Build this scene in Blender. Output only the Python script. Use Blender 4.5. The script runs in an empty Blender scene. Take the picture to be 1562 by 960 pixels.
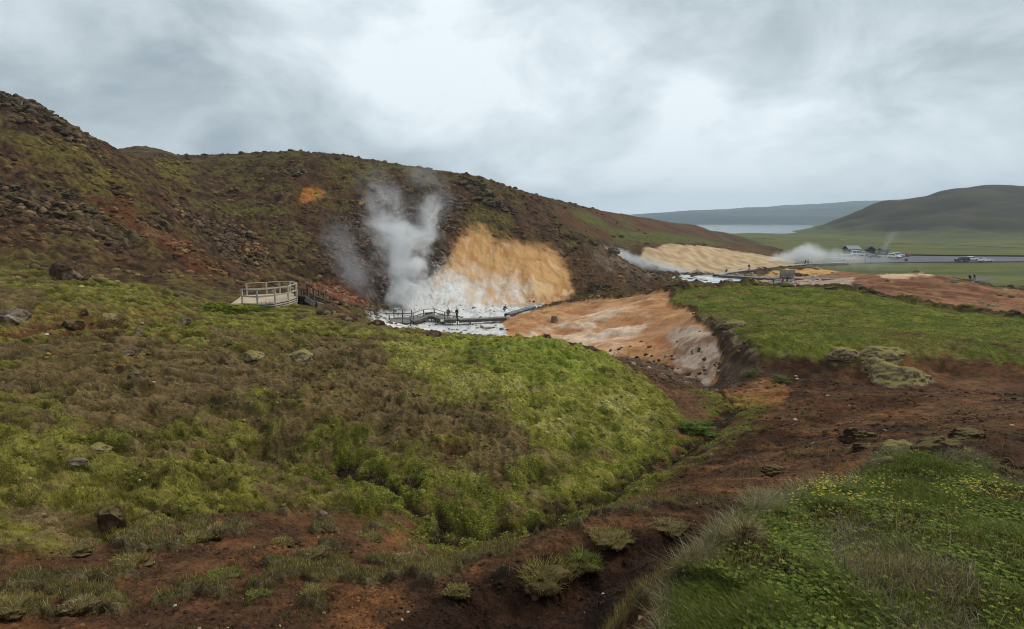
import bpy, math, random
import numpy as np
from mathutils import Vector, Matrix

# ------------------------------------------------------------------ camera, light, sky, exposure
sc = bpy.context.scene
C = sc.collection
F, CU, CV = 868.0, 781.0, 480.0            # focal length and centre, in photograph pixels
PITCH = math.atan(144.0 / F)
SP, CP = math.sin(PITCH), math.cos(PITCH)

cam_data = bpy.data.cameras.new('camera')
cam_data.sensor_width = 36.0
cam_data.lens = F / 1562.0 * 36.0
cam_data.clip_start = 0.05
cam_data.clip_end = 20000.0
cam = bpy.data.objects.new('camera', cam_data)
C.objects.link(cam)
cam.rotation_euler = (math.radians(90) - PITCH, 0, 0)
sc.camera = cam

SUN_ELEV, SUN_AZ = math.radians(42), math.radians(70)      # azimuth clockwise from +Y
sun_data = bpy.data.lights.new('sun', 'SUN')
sun_data.energy = 1.5
sun_data.angle = math.radians(10)
sun_data.color = (1.0, 0.92, 0.80)
sun = bpy.data.objects.new('sun', sun_data)
C.objects.link(sun)
sd = Vector((math.sin(SUN_AZ) * math.cos(SUN_ELEV), math.cos(SUN_AZ) * math.cos(SUN_ELEV), math.sin(SUN_ELEV)))
sun.rotation_euler = sd.to_track_quat('Z', 'Y').to_euler()

sc.view_settings.view_transform = 'Standard'
sc.view_settings.look = 'None'
sc.view_settings.exposure = 0.25
sc.view_settings.gamma = 1.0
sc.view_settings.use_curve_mapping = False
sc.cycles.max_bounces = 8
sc.cycles.diffuse_bounces = 3
sc.cycles.volume_bounces = 6
sc.cycles.volume_step_rate = 1.0
sc.cycles.volume_max_steps = 256
sc.cycles.use_denoising = True
sc.cycles.denoiser = 'OPENIMAGEDENOISE'
sc.cycles.denoising_input_passes = 'RGB_ALBEDO_NORMAL'
sc.cycles.denoising_prefilter = 'ACCURATE'
sc.cycles.use_adaptive_sampling = False
sc.cycles.filter_width = 1.05


# bright and dark areas of the cloud deck: azimuth, elevation (degrees), sharpness, amount
LOBES = [(-5, 14, 10, 0.13), (38, 22, 30, -0.17), (-38, 24, 16, -0.19), (24, 5, 30, 0.12), (10, 26, 70, -0.10), (-26, 12, 30, 0.04)]


HAZE = 0.00016                                  # haze per metre

class NT:
    """small helper that adds nodes and links to a node tree"""
    def __init__(self, tree):
        self.t = tree; tree.nodes.clear()
    def n(self, kind, ins=None, **props):
        nd = self.t.nodes.new(kind)
        for k, v in props.items(): setattr(nd, k, v)
        for k, v in (ins or {}).items():
            s = nd.inputs[k]
            if isinstance(v, bpy.types.NodeSocket): self.t.links.new(v, s)
            else: s.default_value = v
        return nd
    def math(self, op, a, b=0.0, c=0.0, clamp=False):
        nd = self.n('ShaderNodeMath', operation=op, use_clamp=clamp)
        for i, v in enumerate((a, b, c)):
            if isinstance(v, bpy.types.NodeSocket): self.t.links.new(v, nd.inputs[i])
            else: nd.inputs[i].default_value = v
        return nd.outputs[0]
    def vmath(self, op, a, b=(0, 0, 0), scale=None):
        nd = self.n('ShaderNodeVectorMath', operation=op)
        for i, v in enumerate((a, b)):
            if isinstance(v, bpy.types.NodeSocket): self.t.links.new(v, nd.inputs[i])
            else: nd.inputs[i].default_value = v
        if scale is not None: nd.inputs['Scale'].default_value = scale
        return nd
    def smooth(self, x, lo, hi, a=0.0, b=1.0):
        nd = self.n('ShaderNodeMapRange', interpolation_type='SMOOTHSTEP')
        self.t.links.new(x, nd.inputs[0])
        for i, v in zip((1, 2, 3, 4), (lo, hi, a, b)): nd.inputs[i].default_value = v
        return nd.outputs[0]
    def mix(self, f, a, b, blend='MIX'):
        nd = self.n('ShaderNodeMix', data_type='RGBA', blend_type=blend)
        for i, v in ((0, f), (6, a), (7, b)):
            if isinstance(v, bpy.types.NodeSocket): self.t.links.new(v, nd.inputs[i])
            elif i == 0: nd.inputs[0].default_value = v
            else: nd.inputs[i].default_value = (*v[:3], 1.0)
        return nd.outputs[2]


# overcast sky: the Nishita sky behind a thick, uneven deck of cloud
world = bpy.data.worlds.new("World"); sc.world = world
world.use_nodes = True
w = NT(world.node_tree)
sky = w.n('ShaderNodeTexSky', sky_type='NISHITA', sun_disc=False, sun_elevation=SUN_ELEV, sun_rotation=SUN_AZ)
bg1 = w.n('ShaderNodeBackground', {'Color': sky.outputs[0], 'Strength': 0.08})
tc = w.n('ShaderNodeTexCoord')
sep = w.n('ShaderNodeSeparateXYZ', {0: tc.outputs['Generated']})
h = w.math('ADD', w.math('MAXIMUM', sep.outputs[2], 0.0), 0.30)
px = w.math('DIVIDE', sep.outputs[0], h)
py = w.math('DIVIDE', sep.outputs[1], h)
pv = w.n('ShaderNodeCombineXYZ', {0: px, 1: py, 2: 0.0})
def wnoise(scale, detail, off, rough=0.5, dist=0.0, sx=1.0, sy=1.0):
    m = w.n('ShaderNodeMapping', {'Vector': tc.outputs['Generated'], 'Location': off, 'Scale': (sx, sy, 1.7)})
    return w.n('ShaderNodeTexNoise', {'Vector': m.outputs[0], 'Scale': scale, 'Detail': detail, 'Roughness': rough, 'Distortion': dist}).outputs[0]
n1 = wnoise(1.7, 4.0, (3.1, 1.7, 0.4), 0.5, 0.25)
n2 = wnoise(4.2, 8.0, (7.3, 4.2, 1.1), 0.56, 0.35, 1.0, 1.0)
nn = w.math('ADD', w.math('MULTIPLY', w.smooth(n1, .15, .85), 0.46), w.math('MULTIPLY', w.smooth(n2, .12, .88), 0.56))
# broad bright and dark parts of the cloud deck, in sky directions
def lobe(az, el, k):
    d = Vector((math.sin(math.radians(az)) * math.cos(math.radians(el)), math.cos(math.radians(az)) * math.cos(math.radians(el)), math.sin(math.radians(el))))
    dp = w.vmath('DOT_PRODUCT', tc.outputs['Generated'], tuple(d)).outputs['Value']
    return w.math('POWER', w.math('MAXIMUM', dp, 0.0), k)
tone = nn
for az, el, k, amp in LOBES:
    tone = w.math('ADD', tone, w.math('MULTIPLY', lobe(az, el, k), amp))
cr = w.n('ShaderNodeValToRGB', {0: tone})
el = cr.color_ramp.elements
el[0].position = 0.30; el[0].color = (0.255, 0.312, 0.352, 1)
el[1].position = 0.78; el[1].color = (0.675, 0.735, 0.768, 1)
e = el.new(0.42); e.color = (0.360, 0.415, 0.445, 1)
e = el.new(0.60); e.color = (0.515, 0.580, 0.618, 1)
bg2 = w.n('ShaderNodeBackground', {'Color': cr.outputs[0], 'Strength': 1.16})
fac = w.smooth(nn, 0.2, 0.5, 0.93, 0.98)
mixs = w.n('ShaderNodeMixShader', {0: fac, 1: bg1.outputs[0], 2: bg2.outputs[0]})
w.n('ShaderNodeOutputWorld', {0: mixs.outputs[0]})
# ------------------------------------------------------------------ the lie of the land
def slope_of(v):
    cy = (CV - v) / F
    return (cy * CP - SP) / (CP + cy * SP)
def place(u, v, Y):
    """world point seen at photograph pixel (u, v), Y metres ahead"""
    cy = (CV - v) / F
    return ((u - CU) / F * Y / (CP + cy * SP), Y, slope_of(v) * Y)

rng = np.random.default_rng(7)

# each line follows a crest, foot, stream or contour: (u, v, Y)
LINES = [
 [(-250,960,4.6),(0,960,5.0),(300,960,5.2),(500,960,5.3),(650,960,5.5),(760,960,5.8),(900,960,5.4)],
 [(985,960,2.5),(1200,960,2.2),(1400,960,2.2),(1562,960,2.3),(1750,960,2.4)],
 [(960,955,2.75),(985,905,3.0),(1020,865,3.2),(1060,835,3.4),(1110,790,3.8),(1170,762,4.2),(1240,747,4.6),(1320,712,5.4),(1390,692,6.2),(1470,702,5.9),(1562,745,4.6),(1750,770,4.3)],
 [(1200,850,2.95),(1400,850,2.95),(1600,850,2.95)], [(1230,790,3.8),(1350,770,4.1),(1500,790,3.7)],
 [(640,925,6.1),(700,895,6.4),(780,872,6.7),(850,845,6.95),(920,815,7.4),(1000,803,7.55),(1050,800,7.6),(1100,785,8.0),(1160,765,8.5)],
 [(720,950,6.05),(850,915,6.55),(950,868,7.1),(1020,850,7.2),(1090,825,7.5)],
 [(940,930,5.4),(1000,870,6.3),(1080,850,6.3),(1120,815,6.9)],
 [(760,845,9.4),(900,792,10.5),(1050,742,12),(1200,690,13.5)],
 [(400,690,16.0),(520,712,15.2),(590,735,14),(620,765,13),(650,800,12.3),(700,822,12),(760,812,12.3),(850,785,13.2),(930,760,14.5),(950,730,15.6),(1000,715,16.9),(1060,690,19.2),(1090,655,22.5),(1122,622,26.5),(1105,600,31),(1088,588,36.5)],
 [(1088,588,36.5),(1050,568,40),(1000,553,45),(960,548,49),(930,546,53)],
 [(-250,880,6.2),(0,880,6.6),(250,880,7),(450,870,7.8),(600,860,8.8),(700,860,8.9)],
 [(-250,800,7.8),(0,800,8.5),(180,800,9),(400,810,9.8),(550,810,11),(640,835,11)],
 [(-250,700,10.5),(0,700,11.5),(250,700,13.5),(350,705,14.6)],
 [(-250,600,14),(0,600,16),(200,600,17.5),(400,620,18),(550,665,16.5)],
 [(660,740,13.6),(800,740,14.1),(880,720,15.6)], [(500,600,20.5),(650,640,18.2),(800,650,18.6),(950,670,19.2)],
 [(400,560,24),(600,560,26),(850,560,27.5),(960,585,26.5)], [(-250,520,22),(0,520,23.5),(200,510,27),(400,510,31)],
 [(600,502,40),(640,507,38.5),(700,512,36.5),(780,516,35.5),(850,520,35),(900,530,34),(930,545,32.5),(965,565,30.5),(1000,590,28.5),(1030,620,25.5),(1045,650,22.8)],
 [(1000,572,36),(1050,590,32)],
 [(-250,440,34),(0,430,38),(107,430,40),(200,432,45),(250,440,45),(335,466,42.3),(400,472,42),(435,477,42),(456,473,43),(480,475,44),(520,483,43.5),(560,492,42)],
 [(-250,470,27),(0,470,28.5),(200,465,33),(340,485,36)],
 [(470,458,52),(490,464,57),(520,475,68),(560,481,80),(600,489,91)],
 [(380,430,68),(430,438,73),(480,450,79),(540,465,88),(600,475,96),(660,471,102),(740,469,107),(800,466,111),(840,462,114),(870,456,116),(950,449,118),(1040,443,128)],
 [(640,500,86),(690,511,81),(750,500,86),(770,490,93)], [(640,485,95),(760,478,99)],
 [(778,487,95),(800,478,95.5),(850,466,95),(900,460,92),(940,456,88),(970,453,84),(1010,449,76)],
 [(800,510,77),(850,505,78),(850,525,68)], [(930,500,66),(920,530,58)], [(1000,500,58),(1010,530,50)], [(1060,500,48),(1080,540,41.5),(1085,565,38.5)],
 [(1010,455,71),(1060,482,52),(1100,502,44),(1130,525,38),(1160,545,34.5),(1220,548,33.5),(1300,552,32.5),(1380,548,32.2),(1430,540,32.5),(1500,553,31),(1562,562,30),(1750,580,27)],
 [(1085,512,44),(1115,545,37.6),(1160,563,34.1),(1220,566,33.1),(1300,569,32),(1380,565,31.8),(1430,556,32.2),(1500,566,30.7),(1562,573,29.6),(1750,592,26.6)],
 [(1130,600,31.5),(1200,600,28),(1300,610,25),(1400,600,25.2),(1500,600,24),(1562,605,22.5),(1750,620,20)],
 [(1120,660,20),(1200,650,20),(1300,640,20),(1350,660,17),(1450,650,15.5),(1562,640,14.5),(1750,650,13)],
 [(1130,700,15),(1200,690,13.5),(1300,690,11.6),(1370,690,10.2),(1450,680,9.8),(1562,680,9.6),(1750,690,9)],
 [(1040,441,75),(1140,436,73),(1200,439,72),(1280,442,70),(1350,455,66),(1450,476,58),(1562,487,52),(1750,497,46)],
 [(1100,460,62),(1200,458,61)], [(1200,500,46),(1350,500,46),(1500,520,38),(1700,530,35)],
 [(1240,434,128),(1300,428,122),(1350,423,118),(1400,421,115),(1460,430,108),(1510,440,102),(1562,450,97),(1750,462,90)],
 [(1260,445,110),(1350,462,98),(1450,476,88),(1562,487,80),(1750,500,72)],
 [(1100,420,163),(1040,432,145),(1000,422,158),(975,408,168)],
 [(940,372,178),(985,383,178),(1040,377,190),(1100,380,205),(1180,390,215),(1215,402,203)],
 [(1000,400,172),(1050,402,176),(1110,403,184)],
 [(900,365,150),(930,385,145),(960,405,140),(1000,428,132),(1040,440,129)],
 [(920,325,225),(960,330,255),(1000,336,290),(1030,341,320),(1065,345,350),(1085,353,370),(1110,357,395),(1160,364,430)],
 [(960,352,215),(1040,362,245),(1110,372,290),(1200,380,290)],
 # main hill
 [(700,276,158),(740,280,160),(780,296,165),(850,314,185),(885,320,200),(920,325,225)],
 [(750,320,143),(850,350,152)], [(870,400,134),(800,380,131),(770,375,129),(690,378,123)], [(820,440,116),(740,430,116),(700,440,110)], [(900,430,124),(960,435,126)],
 [(600,400,112),(600,330,133),(600,262,158)], [(640,270,158),(540,252,160),(500,241,163),(440,235,168),(370,238,172),(300,241,172)],
 [(520,350,118),(500,300,138)], [(480,400,100),(420,400,90),(380,400,84)], [(430,350,112),(460,300,134)], [(390,330,119),(330,300,129),(350,270,149)], [(350,370,97)],
 [(390,432,70),(340,402,81),(310,345,103),(265,295,117),(250,262,135),(225,243,150)],
 [(190,232,230),(215,225,230),(240,229,226),(265,239,215)],
 # left hill
 [(-250,90,92),(-120,120,96),(0,150,100),(45,162,102),(75,174,104),(105,199,106),(135,213,108),(180,236,112)],
 [(-250,170,80),(0,205,87),(90,240,88),(180,272,95)], [(-250,280,58),(0,300,66),(100,300,75),(180,305,84),(235,300,90)],
 [(250,330,84),(300,380,72),(335,415,65),(345,438,60)], [(230,370,68),(280,420,56)], [(-250,360,48),(0,360,52),(100,375,53),(200,385,58)], [(-250,400,40),(0,400,45),(100,410,47),(200,415,51)],
 # right hill across the plain
 [(1200,356,1050),(1235,352,1000),(1290,330,950),(1340,308,905),(1360,307,900),(1390,305,895),(1430,293,880),(1500,286,850),(1562,289,820),(1700,280,800),(1900,270,780)],
 [(1240,360,720),(1350,362,600),(1450,363,560),(1562,363,540),(1800,365,520)], [(1330,340,760),(1400,330,730),(1500,320,690),(1700,318,660)],
]
# hidden or far ground given by (u, Y, z)
HID = [(960,4.3,-4.0),(1000,4.5,-4.2),(1060,4.9,-4.2),(1110,5.4,-4.2),(1170,5.8,-4.25),(1240,6.3,-4.3),(1320,7,-4.3),(1390,7.7,-4.1),(1470,7.6,-3.9),(1562,6.2,-3.6),(1750,6,-3.5),
 (640,60,-13.5),(700,48,-10.8),(700,62,-14.8),(800,48,-10.8),(800,62,-14.8),(870,60,-15.2),(560,52,-10.2),(600,65,-13.4),(880,45,-11.5),
 (850,104,-16.4),(900,104,-16.0),(970,100,-15.3),(1010,92,-14.5),(1060,90,-12.5),(1140,86,-12),(1140,100,-15),(1280,83,-12),(1280,96,-14.8),(1450,69,-12.3),(1562,64,-12.3),(1750,58,-12),
 (1300,136,-15.4),(1400,130,-15.2),(1460,124,-15.1),(1562,114,-15),(1750,106,-15),
 (930,158,-10.6),(980,150,-14.8),(960,150,-13.5),
 (0,150,14),(0,300,8),(-250,150,16),(-250,300,8),(100,150,14),(200,350,14),(300,300,12),(440,260,12),(600,260,8),(700,260,4),(440,500,0),(0,600,0),(700,500,-8),(880,340,-4),(960,450,-10),(1040,520,-14),(800,300,0),
 (200,165,16.5),(0,1700,-30),(400,1700,-30),(800,1700,-30),(1000,1000,-28),(1100,1100,-28),(1200,1300,-28),(1300,1500,-10),(1500,1500,0),(1800,1500,0),(1230,1700,-28),
 (1050,900,-24),(1150,880,-20.5),(1220,880,-20),(1150,800,-17.5),(1080,700,-17),(900,800,-20),(1000,600,-15.5)]
for Y in (140,165,195,240,300,380,480,600):
    for u in (1120,1200,1300,1400,1500,1620,1800):
        if Y < 165 and u < 1250: continue
        if Y == 140 and u > 1250 and u < 1400: pass
        if u < 1250 and 180 < Y < 300: continue
        if Y >= 540 and u > 1260: continue
        HID.append((u, Y, -15.5 - max(0, Y - 300) * 0.004))
NEAR = [(0,0,-1.62),(0.9,0.6,-1.64),(0.3,1.3,-1.75),(-0.3,2.2,-2.35),(0.5,2.2,-2.0),(0.35,3.2,-3.0),(-1.2,3.2,-3.2),(-1.5,1.2,-2.2),(-2.5,2.0,-2.9),(-0.5,4.4,-3.85),(1.5,-0.5,-1.6),(-3.5,1.0,-3.0)]

def make_points():
    P = []
    for L in LINES:
        for a, b in zip(L[:-1], L[1:]):
            n = max(1, int(abs(math.hypot(b[0] - a[0], b[1] - a[1])) / 45))
            for i in range(n):
                t = i / n
                P.append(place(a[0] + (b[0] - a[0]) * t, a[1] + (b[1] - a[1]) * t, math.exp(math.log(a[2]) + (math.log(b[2]) - math.log(a[2])) * t)))
        P.append(place(*L[-1]))
    for u, Y, z in HID: P.append(((u - CU) / F * Y * 0.99, Y, z))
    P += NEAR
    return np.array(P, float)

LR0 = math.log(0.9)
def polar(x, y):
    return np.arctan2(x, y), np.log(np.maximum(np.hypot(x, y), 0.9))

P = make_points()
pth, plr = polar(P[:, 0], P[:, 1])
pe = P[:, 2] / np.exp(plr)
AW = 1.7
S = np.stack([pth * AW, plr], 1)
c2 = 0.016 ** 2
D = np.sqrt(((S[:, None] - S[None]) ** 2).sum(2) + c2)
n_ = len(S)
A = np.zeros((n_ + 1, n_ + 1)); A[:n_, n_] = 1; A[n_, :n_] = 1
A[:n_, :n_] = D - 1.5e-3 * np.eye(n_)
wts = np.linalg.solve(A, np.append(pe, 0))

# coarse grid of the smooth land, then bilinear look-up
TH_MAX = 0.92
CT = np.linspace(-TH_MAX, TH_MAX, 460); CL = np.linspace(LR0, math.log(1750), 900)
gt, gl = np.meshgrid(CT, CL)
Q = np.stack([gt.ravel() * AW, gl.ravel()], 1)
E = np.empty(len(Q))
for i in range(0, len(Q), 8000):
    q = Q[i:i + 8000]
    E[i:i + 8000] = np.sqrt(((q[:, None] - S[None]) ** 2).sum(2) + c2) @ wts[:n_] + wts[n_]
EG = E.reshape(gt.shape)

def lookup(grid, x, y):
    th, lr = polar(x, y)
    a = np.clip((th + TH_MAX) / (2 * TH_MAX) * (len(CT) - 1), 0, len(CT) - 1.001)
    b = np.clip((lr - CL[0]) / (CL[-1] - CL[0]) * (len(CL) - 1), 0, len(CL) - 1.001)
    i = a.astype(int); j = b.astype(int); fa = a - i; fb = b - j
    return (grid[j, i] * (1 - fa) + grid[j, i + 1] * fa) * (1 - fb) + (grid[j + 1, i] * (1 - fa) + grid[j + 1, i + 1] * fa) * fb

def land(x, y):
    """height of the smooth land"""
    x = np.asarray(x, float); y = np.asarray(y, float)
    th, lr = polar(x, y)
    z = lookup(EG, x, y) * np.exp(np.minimum(lr, CL[-1]))
    r = np.hypot(x, y)
    out = np.clip((np.abs(th) - 0.92) / 0.5, 0, 1)              # beyond the edges of the view the land levels out
    z = z * (1 - out) + np.maximum(z, -15) * out
    near = np.clip((r - 0.9) / 1.2, 0, 1)
    return -1.62 * (1 - near) + z * near

def march(u, v, r0=1.0, r1=1700.0):
    """where the line of sight through a photograph pixel meets the land, starting r0 metres away"""
    Y = np.geomspace(r0, r1, 700)
    cy = (CV - v) / F; X = (u - CU) / F * Y / (CP + cy * SP); Z = slope_of(v) * Y
    d = Z - land(X, Y)
    k = np.nonzero((d[1:] <= 0) & (d[:-1] > 0))[0]
    if len(k) == 0:
        k = 0 if d[0] <= 0 else int(np.argmin(d)); return X[k], Y[k]
    k = k[0]; t = d[k] / (d[k] - d[k + 1])
    return X[k] + (X[k + 1] - X[k]) * t, Y[k] + (Y[k + 1] - Y[k]) * t

# ------------------------------------------------------------------ numeric noise
def _hash(ix, iy, seed):
    h = (ix.astype(np.int64) * 374761393 + iy.astype(np.int64) * 668265263 + seed * 1442695041) & 0xFFFFFFFF
    h = ((h ^ (h >> 13)) * 1274126177) & 0xFFFFFFFF
    return (h ^ (h >> 16)) & 0xFFFF
_ang = np.linspace(0, 2 * np.pi, 65536, endpoint=False); _gx = np.cos(_ang).astype(np.float32); _gy = np.sin(_ang).astype(np.float32)
def perlin(x, y, seed=0):
    xi = np.floor(x); yi = np.floor(y); fx = (x - xi).astype(np.float32); fy = (y - yi).astype(np.float32)
    ux = fx * fx * fx * (fx * (fx * 6 - 15) + 10); uy = fy * fy * fy * (fy * (fy * 6 - 15) + 10)
    def g(dx, dy):
        h = _hash(xi + dx, yi + dy, seed); return _gx[h] * (fx - dx) + _gy[h] * (fy - dy)
    a = g(0, 0); b = g(1, 0); c = g(0, 1); d = g(1, 1)
    return ((a + (b - a) * ux) + ((c + (d - c) * ux) - (a + (b - a) * ux)) * uy) * 1.5
def fbm(x, y, wl, octs, seed, step=None, gain=0.5, mode=''):
    """sum of octaves from wavelength wl down; octaves finer than the mesh spacing fade out"""
    s = np.zeros(np.shape(x), np.float32); amp = 1.0; tot = 0
    for o in range(octs):
        n = perlin(x / wl + 13.7 * o, y / wl - 7.1 * o, seed + o)
        if mode == 'ridge': n = 1 - 2 * np.abs(n)
        if mode == 'billow': n = 2 * np.abs(n) - 0.6
        if step is not None: n = n * np.clip(wl / step / 2.2 - 1.0, 0, 1)
        s += n * amp; tot += amp; amp *= gain; wl *= 0.5
    return s / tot
def sstep(x, a, b):
    t = np.clip((x - a) / (b - a), 0, 1); return t * t * (3 - 2 * t)

# ------------------------------------------------------------------ regions of ground, drawn round their edges and laid down as plan outlines
MT = np.linspace(-TH_MAX, TH_MAX, 1100); ML = np.linspace(LR0, math.log(1750), 1000)
_mt, _ml = np.meshgrid(MT, ML); _MX = np.sin(_mt) * np.exp(_ml); _MY = np.cos(_mt) * np.exp(_ml)
def region(pts, r0, r1, blur=3):
    """soft plan mask of the area whose outline is seen at these points, lying between r0 and r1 metres away"""
    out = []
    for a, b in zip(pts, pts[1:] + pts[:1]):
        n = max(1, int(math.hypot(b[0] - a[0], b[1] - a[1]) / 14))
        for i in range(n):
            t = i / n; out.append(march(a[0] + (b[0] - a[0]) * t, a[1] + (b[1] - a[1]) * t, r0, r1))
    W = np.array(out); th, lr = polar(W[:, 0], W[:, 1])
    a = (th + TH_MAX) / (2 * TH_MAX) * (len(MT) - 1); b = (lr - ML[0]) / (ML[-1] - ML[0]) * (len(ML) - 1)
    i0, i1 = max(0, int(a.min()) - 1), min(len(MT), int(a.max()) + 2); j0, j1 = max(0, int(b.min()) - 1), min(len(ML), int(b.max()) + 2)
    gx, gy = np.meshgrid(np.arange(i0, i1), np.arange(j0, j1)); ins = np.zeros(gx.shape, bool)
    for k in range(len(a)):
        x1, y1, x2, y2 = a[k - 1], b[k - 1], a[k], b[k]
        if y1 == y2: continue
        c = ((y1 > gy) != (y2 > gy)) & (gx < (x2 - x1) * (gy - y1) / (y2 - y1) + x1); ins ^= c
    M = np.zeros((len(ML), len(MT)), np.float32); M[j0:j1, i0:i1] = ins
    for _ in range(3):
        k = blur
        for ax in (0, 1):
            cs = np.cumsum(np.pad(M, [(k + 1, k) if q == ax else (0, 0) for q in (0, 1)], mode='edge'), axis=ax)
            M = (cs[2 * k + 1:] - cs[:-2 * k - 1]) / (2 * k + 1) if ax == 0 else (cs[:, 2 * k + 1:] - cs[:, :-2 * k - 1]) / (2 * k + 1)
    return M.astype(np.float32)
def msample(M, x, y):
    th, lr = polar(x, y)
    a = np.clip((th + TH_MAX) / (2 * TH_MAX) * (len(MT) - 1), 0, len(MT) - 1.001); b = np.clip((lr - ML[0]) / (ML[-1] - ML[0]) * (len(ML) - 1), 0, len(ML) - 1.001)
    i = a.astype(int); j = b.astype(int); fa = a - i; fb = b - j
    return (M[j, i] * (1 - fa) + M[j, i + 1] * fa) * (1 - fb) + (M[j + 1, i] * (1 - fa) + M[j + 1, i + 1] * fa) * fb
# ------------------------------------------------------------------ one sheet of ground out to the lake and the far side of the hills
def lin(*c):
    c = np.array(c, float) / 255.0
    return np.where(c <= 0.04045, c / 12.92, ((c + 0.055) / 1.055) ** 2.4)

QUALITY = 1.0
inner = np.linspace(-0.80, 0.80, int(1250 * QUALITY))
side = 0.80 + (math.pi - 0.80) * np.linspace(0, 1, 70)[1:] ** 1.6
TH = np.concatenate([-side[::-1], inner, side[:-1]])
segs = [(0.9, 2.0, 90), (2.0, 5.5, 210), (5.5, 12, 210), (12, 36, 320), (36, 60, 110), (60, 90, 130), (90, 175, 360), (175, 320, 110), (320, 1000, 120), (1000, 1700, 40)]
R = np.concatenate([np.exp(np.linspace(math.log(a), math.log(b), int(n * QUALITY), endpoint=False)) for a, b, n in segs] + [[1700.0, 3200.0]])
tt, rr = np.meshgrid(TH, R)
X = (np.sin(tt) * rr); Y = (np.cos(tt) * rr)
Z = land(X, Y)
drr = np.gradient(R)[:, None] * np.ones_like(tt)
step = np.maximum(np.abs(np.gradient(TH))[None, :] * rr, drr * 0.6)
front = (Y > 0)
# slope of the smooth land
def land_slope(x, y):
    r = np.hypot(x, y); e_ = r * 0.01 + 0.05
    return np.hypot(land(x + e_, y) - land(x - e_, y), land(x, y + e_) - land(x, y - e_)) / (2 * e_)
SL = land_slope(X, Y)

REG = {}
def reg(name, pts, r0, r1, blur=3): REG[name] = region(pts, r0, r1, blur)
reg('slope_left', [(-300,412),(0,412),(100,420),(200,437),(330,462),(400,468),(470,462),(520,480),(560,490),(620,502),(700,512),(780,516),(850,520),(930,545),(985,580),(1030,620),(1045,650),(1000,700),(945,755),(850,783),(700,812),(640,800),(560,785),(400,775),(300,790),(150,830),(60,850),(-300,850)], 6, 46)
reg('knoll', [(560,505),(700,512),(850,520),(930,545),(1030,620),(1045,650),(1000,700),(945,755),(850,783),(700,812),(650,790),(700,740),(830,690),(760,620),(640,590),(560,560)], 8, 40, 16)
reg('knoll_bright', [(660,512),(850,520),(930,545),(960,580),(850,590),(720,560)], 20, 40, 6)
reg('green_left', [(-300,640),(150,650),(300,670),(450,690),(600,730),(650,790),(560,780),(400,770),(200,760),(-300,780)], 7, 20, 20)
reg('green_band', [(-300,412),(60,412),(180,440),(320,455),(340,470),(200,470),(60,455),(-300,450)], 20, 46, 10)
reg('green_deck', [(300,482),(370,466),(470,474),(520,490),(600,515),(540,520),(400,505)], 26, 46, 10)
reg('heath1', [(0,480),(300,500),(560,520),(640,560),(760,620),(700,650),(500,640),(300,600),(0,610)], 12, 40, 22)
reg('heath2', [(560,620),(760,640),(830,700),(700,740),(560,700)], 12, 30, 18)
reg('path_left', [(-300,470),(60,468),(200,474),(330,470),(345,476),(250,492),(120,500),(60,520),(-300,540)], 20, 46, 5)
reg('herbs1', [(60,660),(180,650),(260,665),(160,690),(70,685)], 8, 20, 5)
reg('herbs2', [(470,700),(560,710),(640,770),(640,795),(600,790),(560,750),(480,725)], 8, 20, 5)
reg('herbs3', [(640,760),(740,730),(860,690),(1000,680),(1000,700),(940,745),(850,775),(700,805),(660,790)], 8, 24, 6)
reg('mound', [(1000,975),(1015,915),(1045,875),(1082,842),(1125,800),(1180,768),(1240,747),(1320,712),(1390,690),(1470,702),(1562,745),(1800,800),(2000,1200),(985,1200)], 1.2, 6.6, 8)
reg('mound_path', [(1235,835),(1300,815),(1390,850),(1480,915),(1545,1000),(1400,1010),(1335,930)], 1.2, 5, 9)
reg('tan_lit_streak', [(1098,612),(1125,590),(1165,578),(1215,598),(1185,618),(1130,630)], 18, 38, 3)
reg('plateau', [(1030,449),(1060,442),(1140,436),(1280,442),(1350,455),(1450,476),(1562,488),(1800,505),(1800,585),(1562,563),(1500,554),(1430,541),(1380,548),(1300,552),(1220,548),(1160,545),(1132,525),(1110,502),(1075,484),(1050,470),(1022,462)], 26, 80, 4)
reg('plateau_bare', [(1010,462),(1060,470),(1130,488),(1180,500),(1130,515),(1060,490)], 30, 76, 6)
reg('orange', [(765,492),(800,478),(850,465),(900,459),(940,455),(1010,449),(1040,470),(1080,505),(1105,540),(1095,590),(1050,570),(1000,553),(930,545),(850,522),(780,516)], 34, 105, 3)
reg('orange_pale', [(790,516),(850,500),(905,480),(975,470),(990,490),(960,520),(930,545),(850,522)], 34, 105, 6)
reg('orange_grey', [(1015,500),(1055,500),(1100,515),(1090,590),(1060,575),(1030,560)], 34, 60, 4)
reg('cone', [(660,480),(655,440),(690,400),(700,360),(730,350),(775,375),(830,378),(865,400),(872,440),(880,457),(840,465),(760,480)], 95, 142, 5)
reg('cone_rust', [(650,400),(690,345),(740,340),(790,380),(720,400),(680,430)], 95, 150, 14)
reg('white', [(590,480),(640,440),(680,410),(720,425),(760,430),(790,440),(830,440),(840,460),(780,478),(768,492),(790,516),(690,520),(560,500)], 60, 125, 9)
reg('floor', [(560,485),(640,470),(770,470),(850,462),(800,480),(770,495),(790,520),(600,520)], 55, 112, 4)
reg('steamslope', [(480,440),(520,340),(600,290),(700,300),(740,340),(690,390),(650,440),(600,475),(540,465)], 76, 160, 12)
reg('rust_foot', [(450,440),(520,430),(560,455),(600,478),(540,475),(470,460)], 60, 100, 6)
reg('patch', [(452,312),(458,298),(480,288),(505,296),(500,303),(470,314)], 100, 160, 2)
reg('patch_halo', [(420,320),(440,290),(490,270),(540,295),(500,320),(450,330)], 100, 160, 10)
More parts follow.
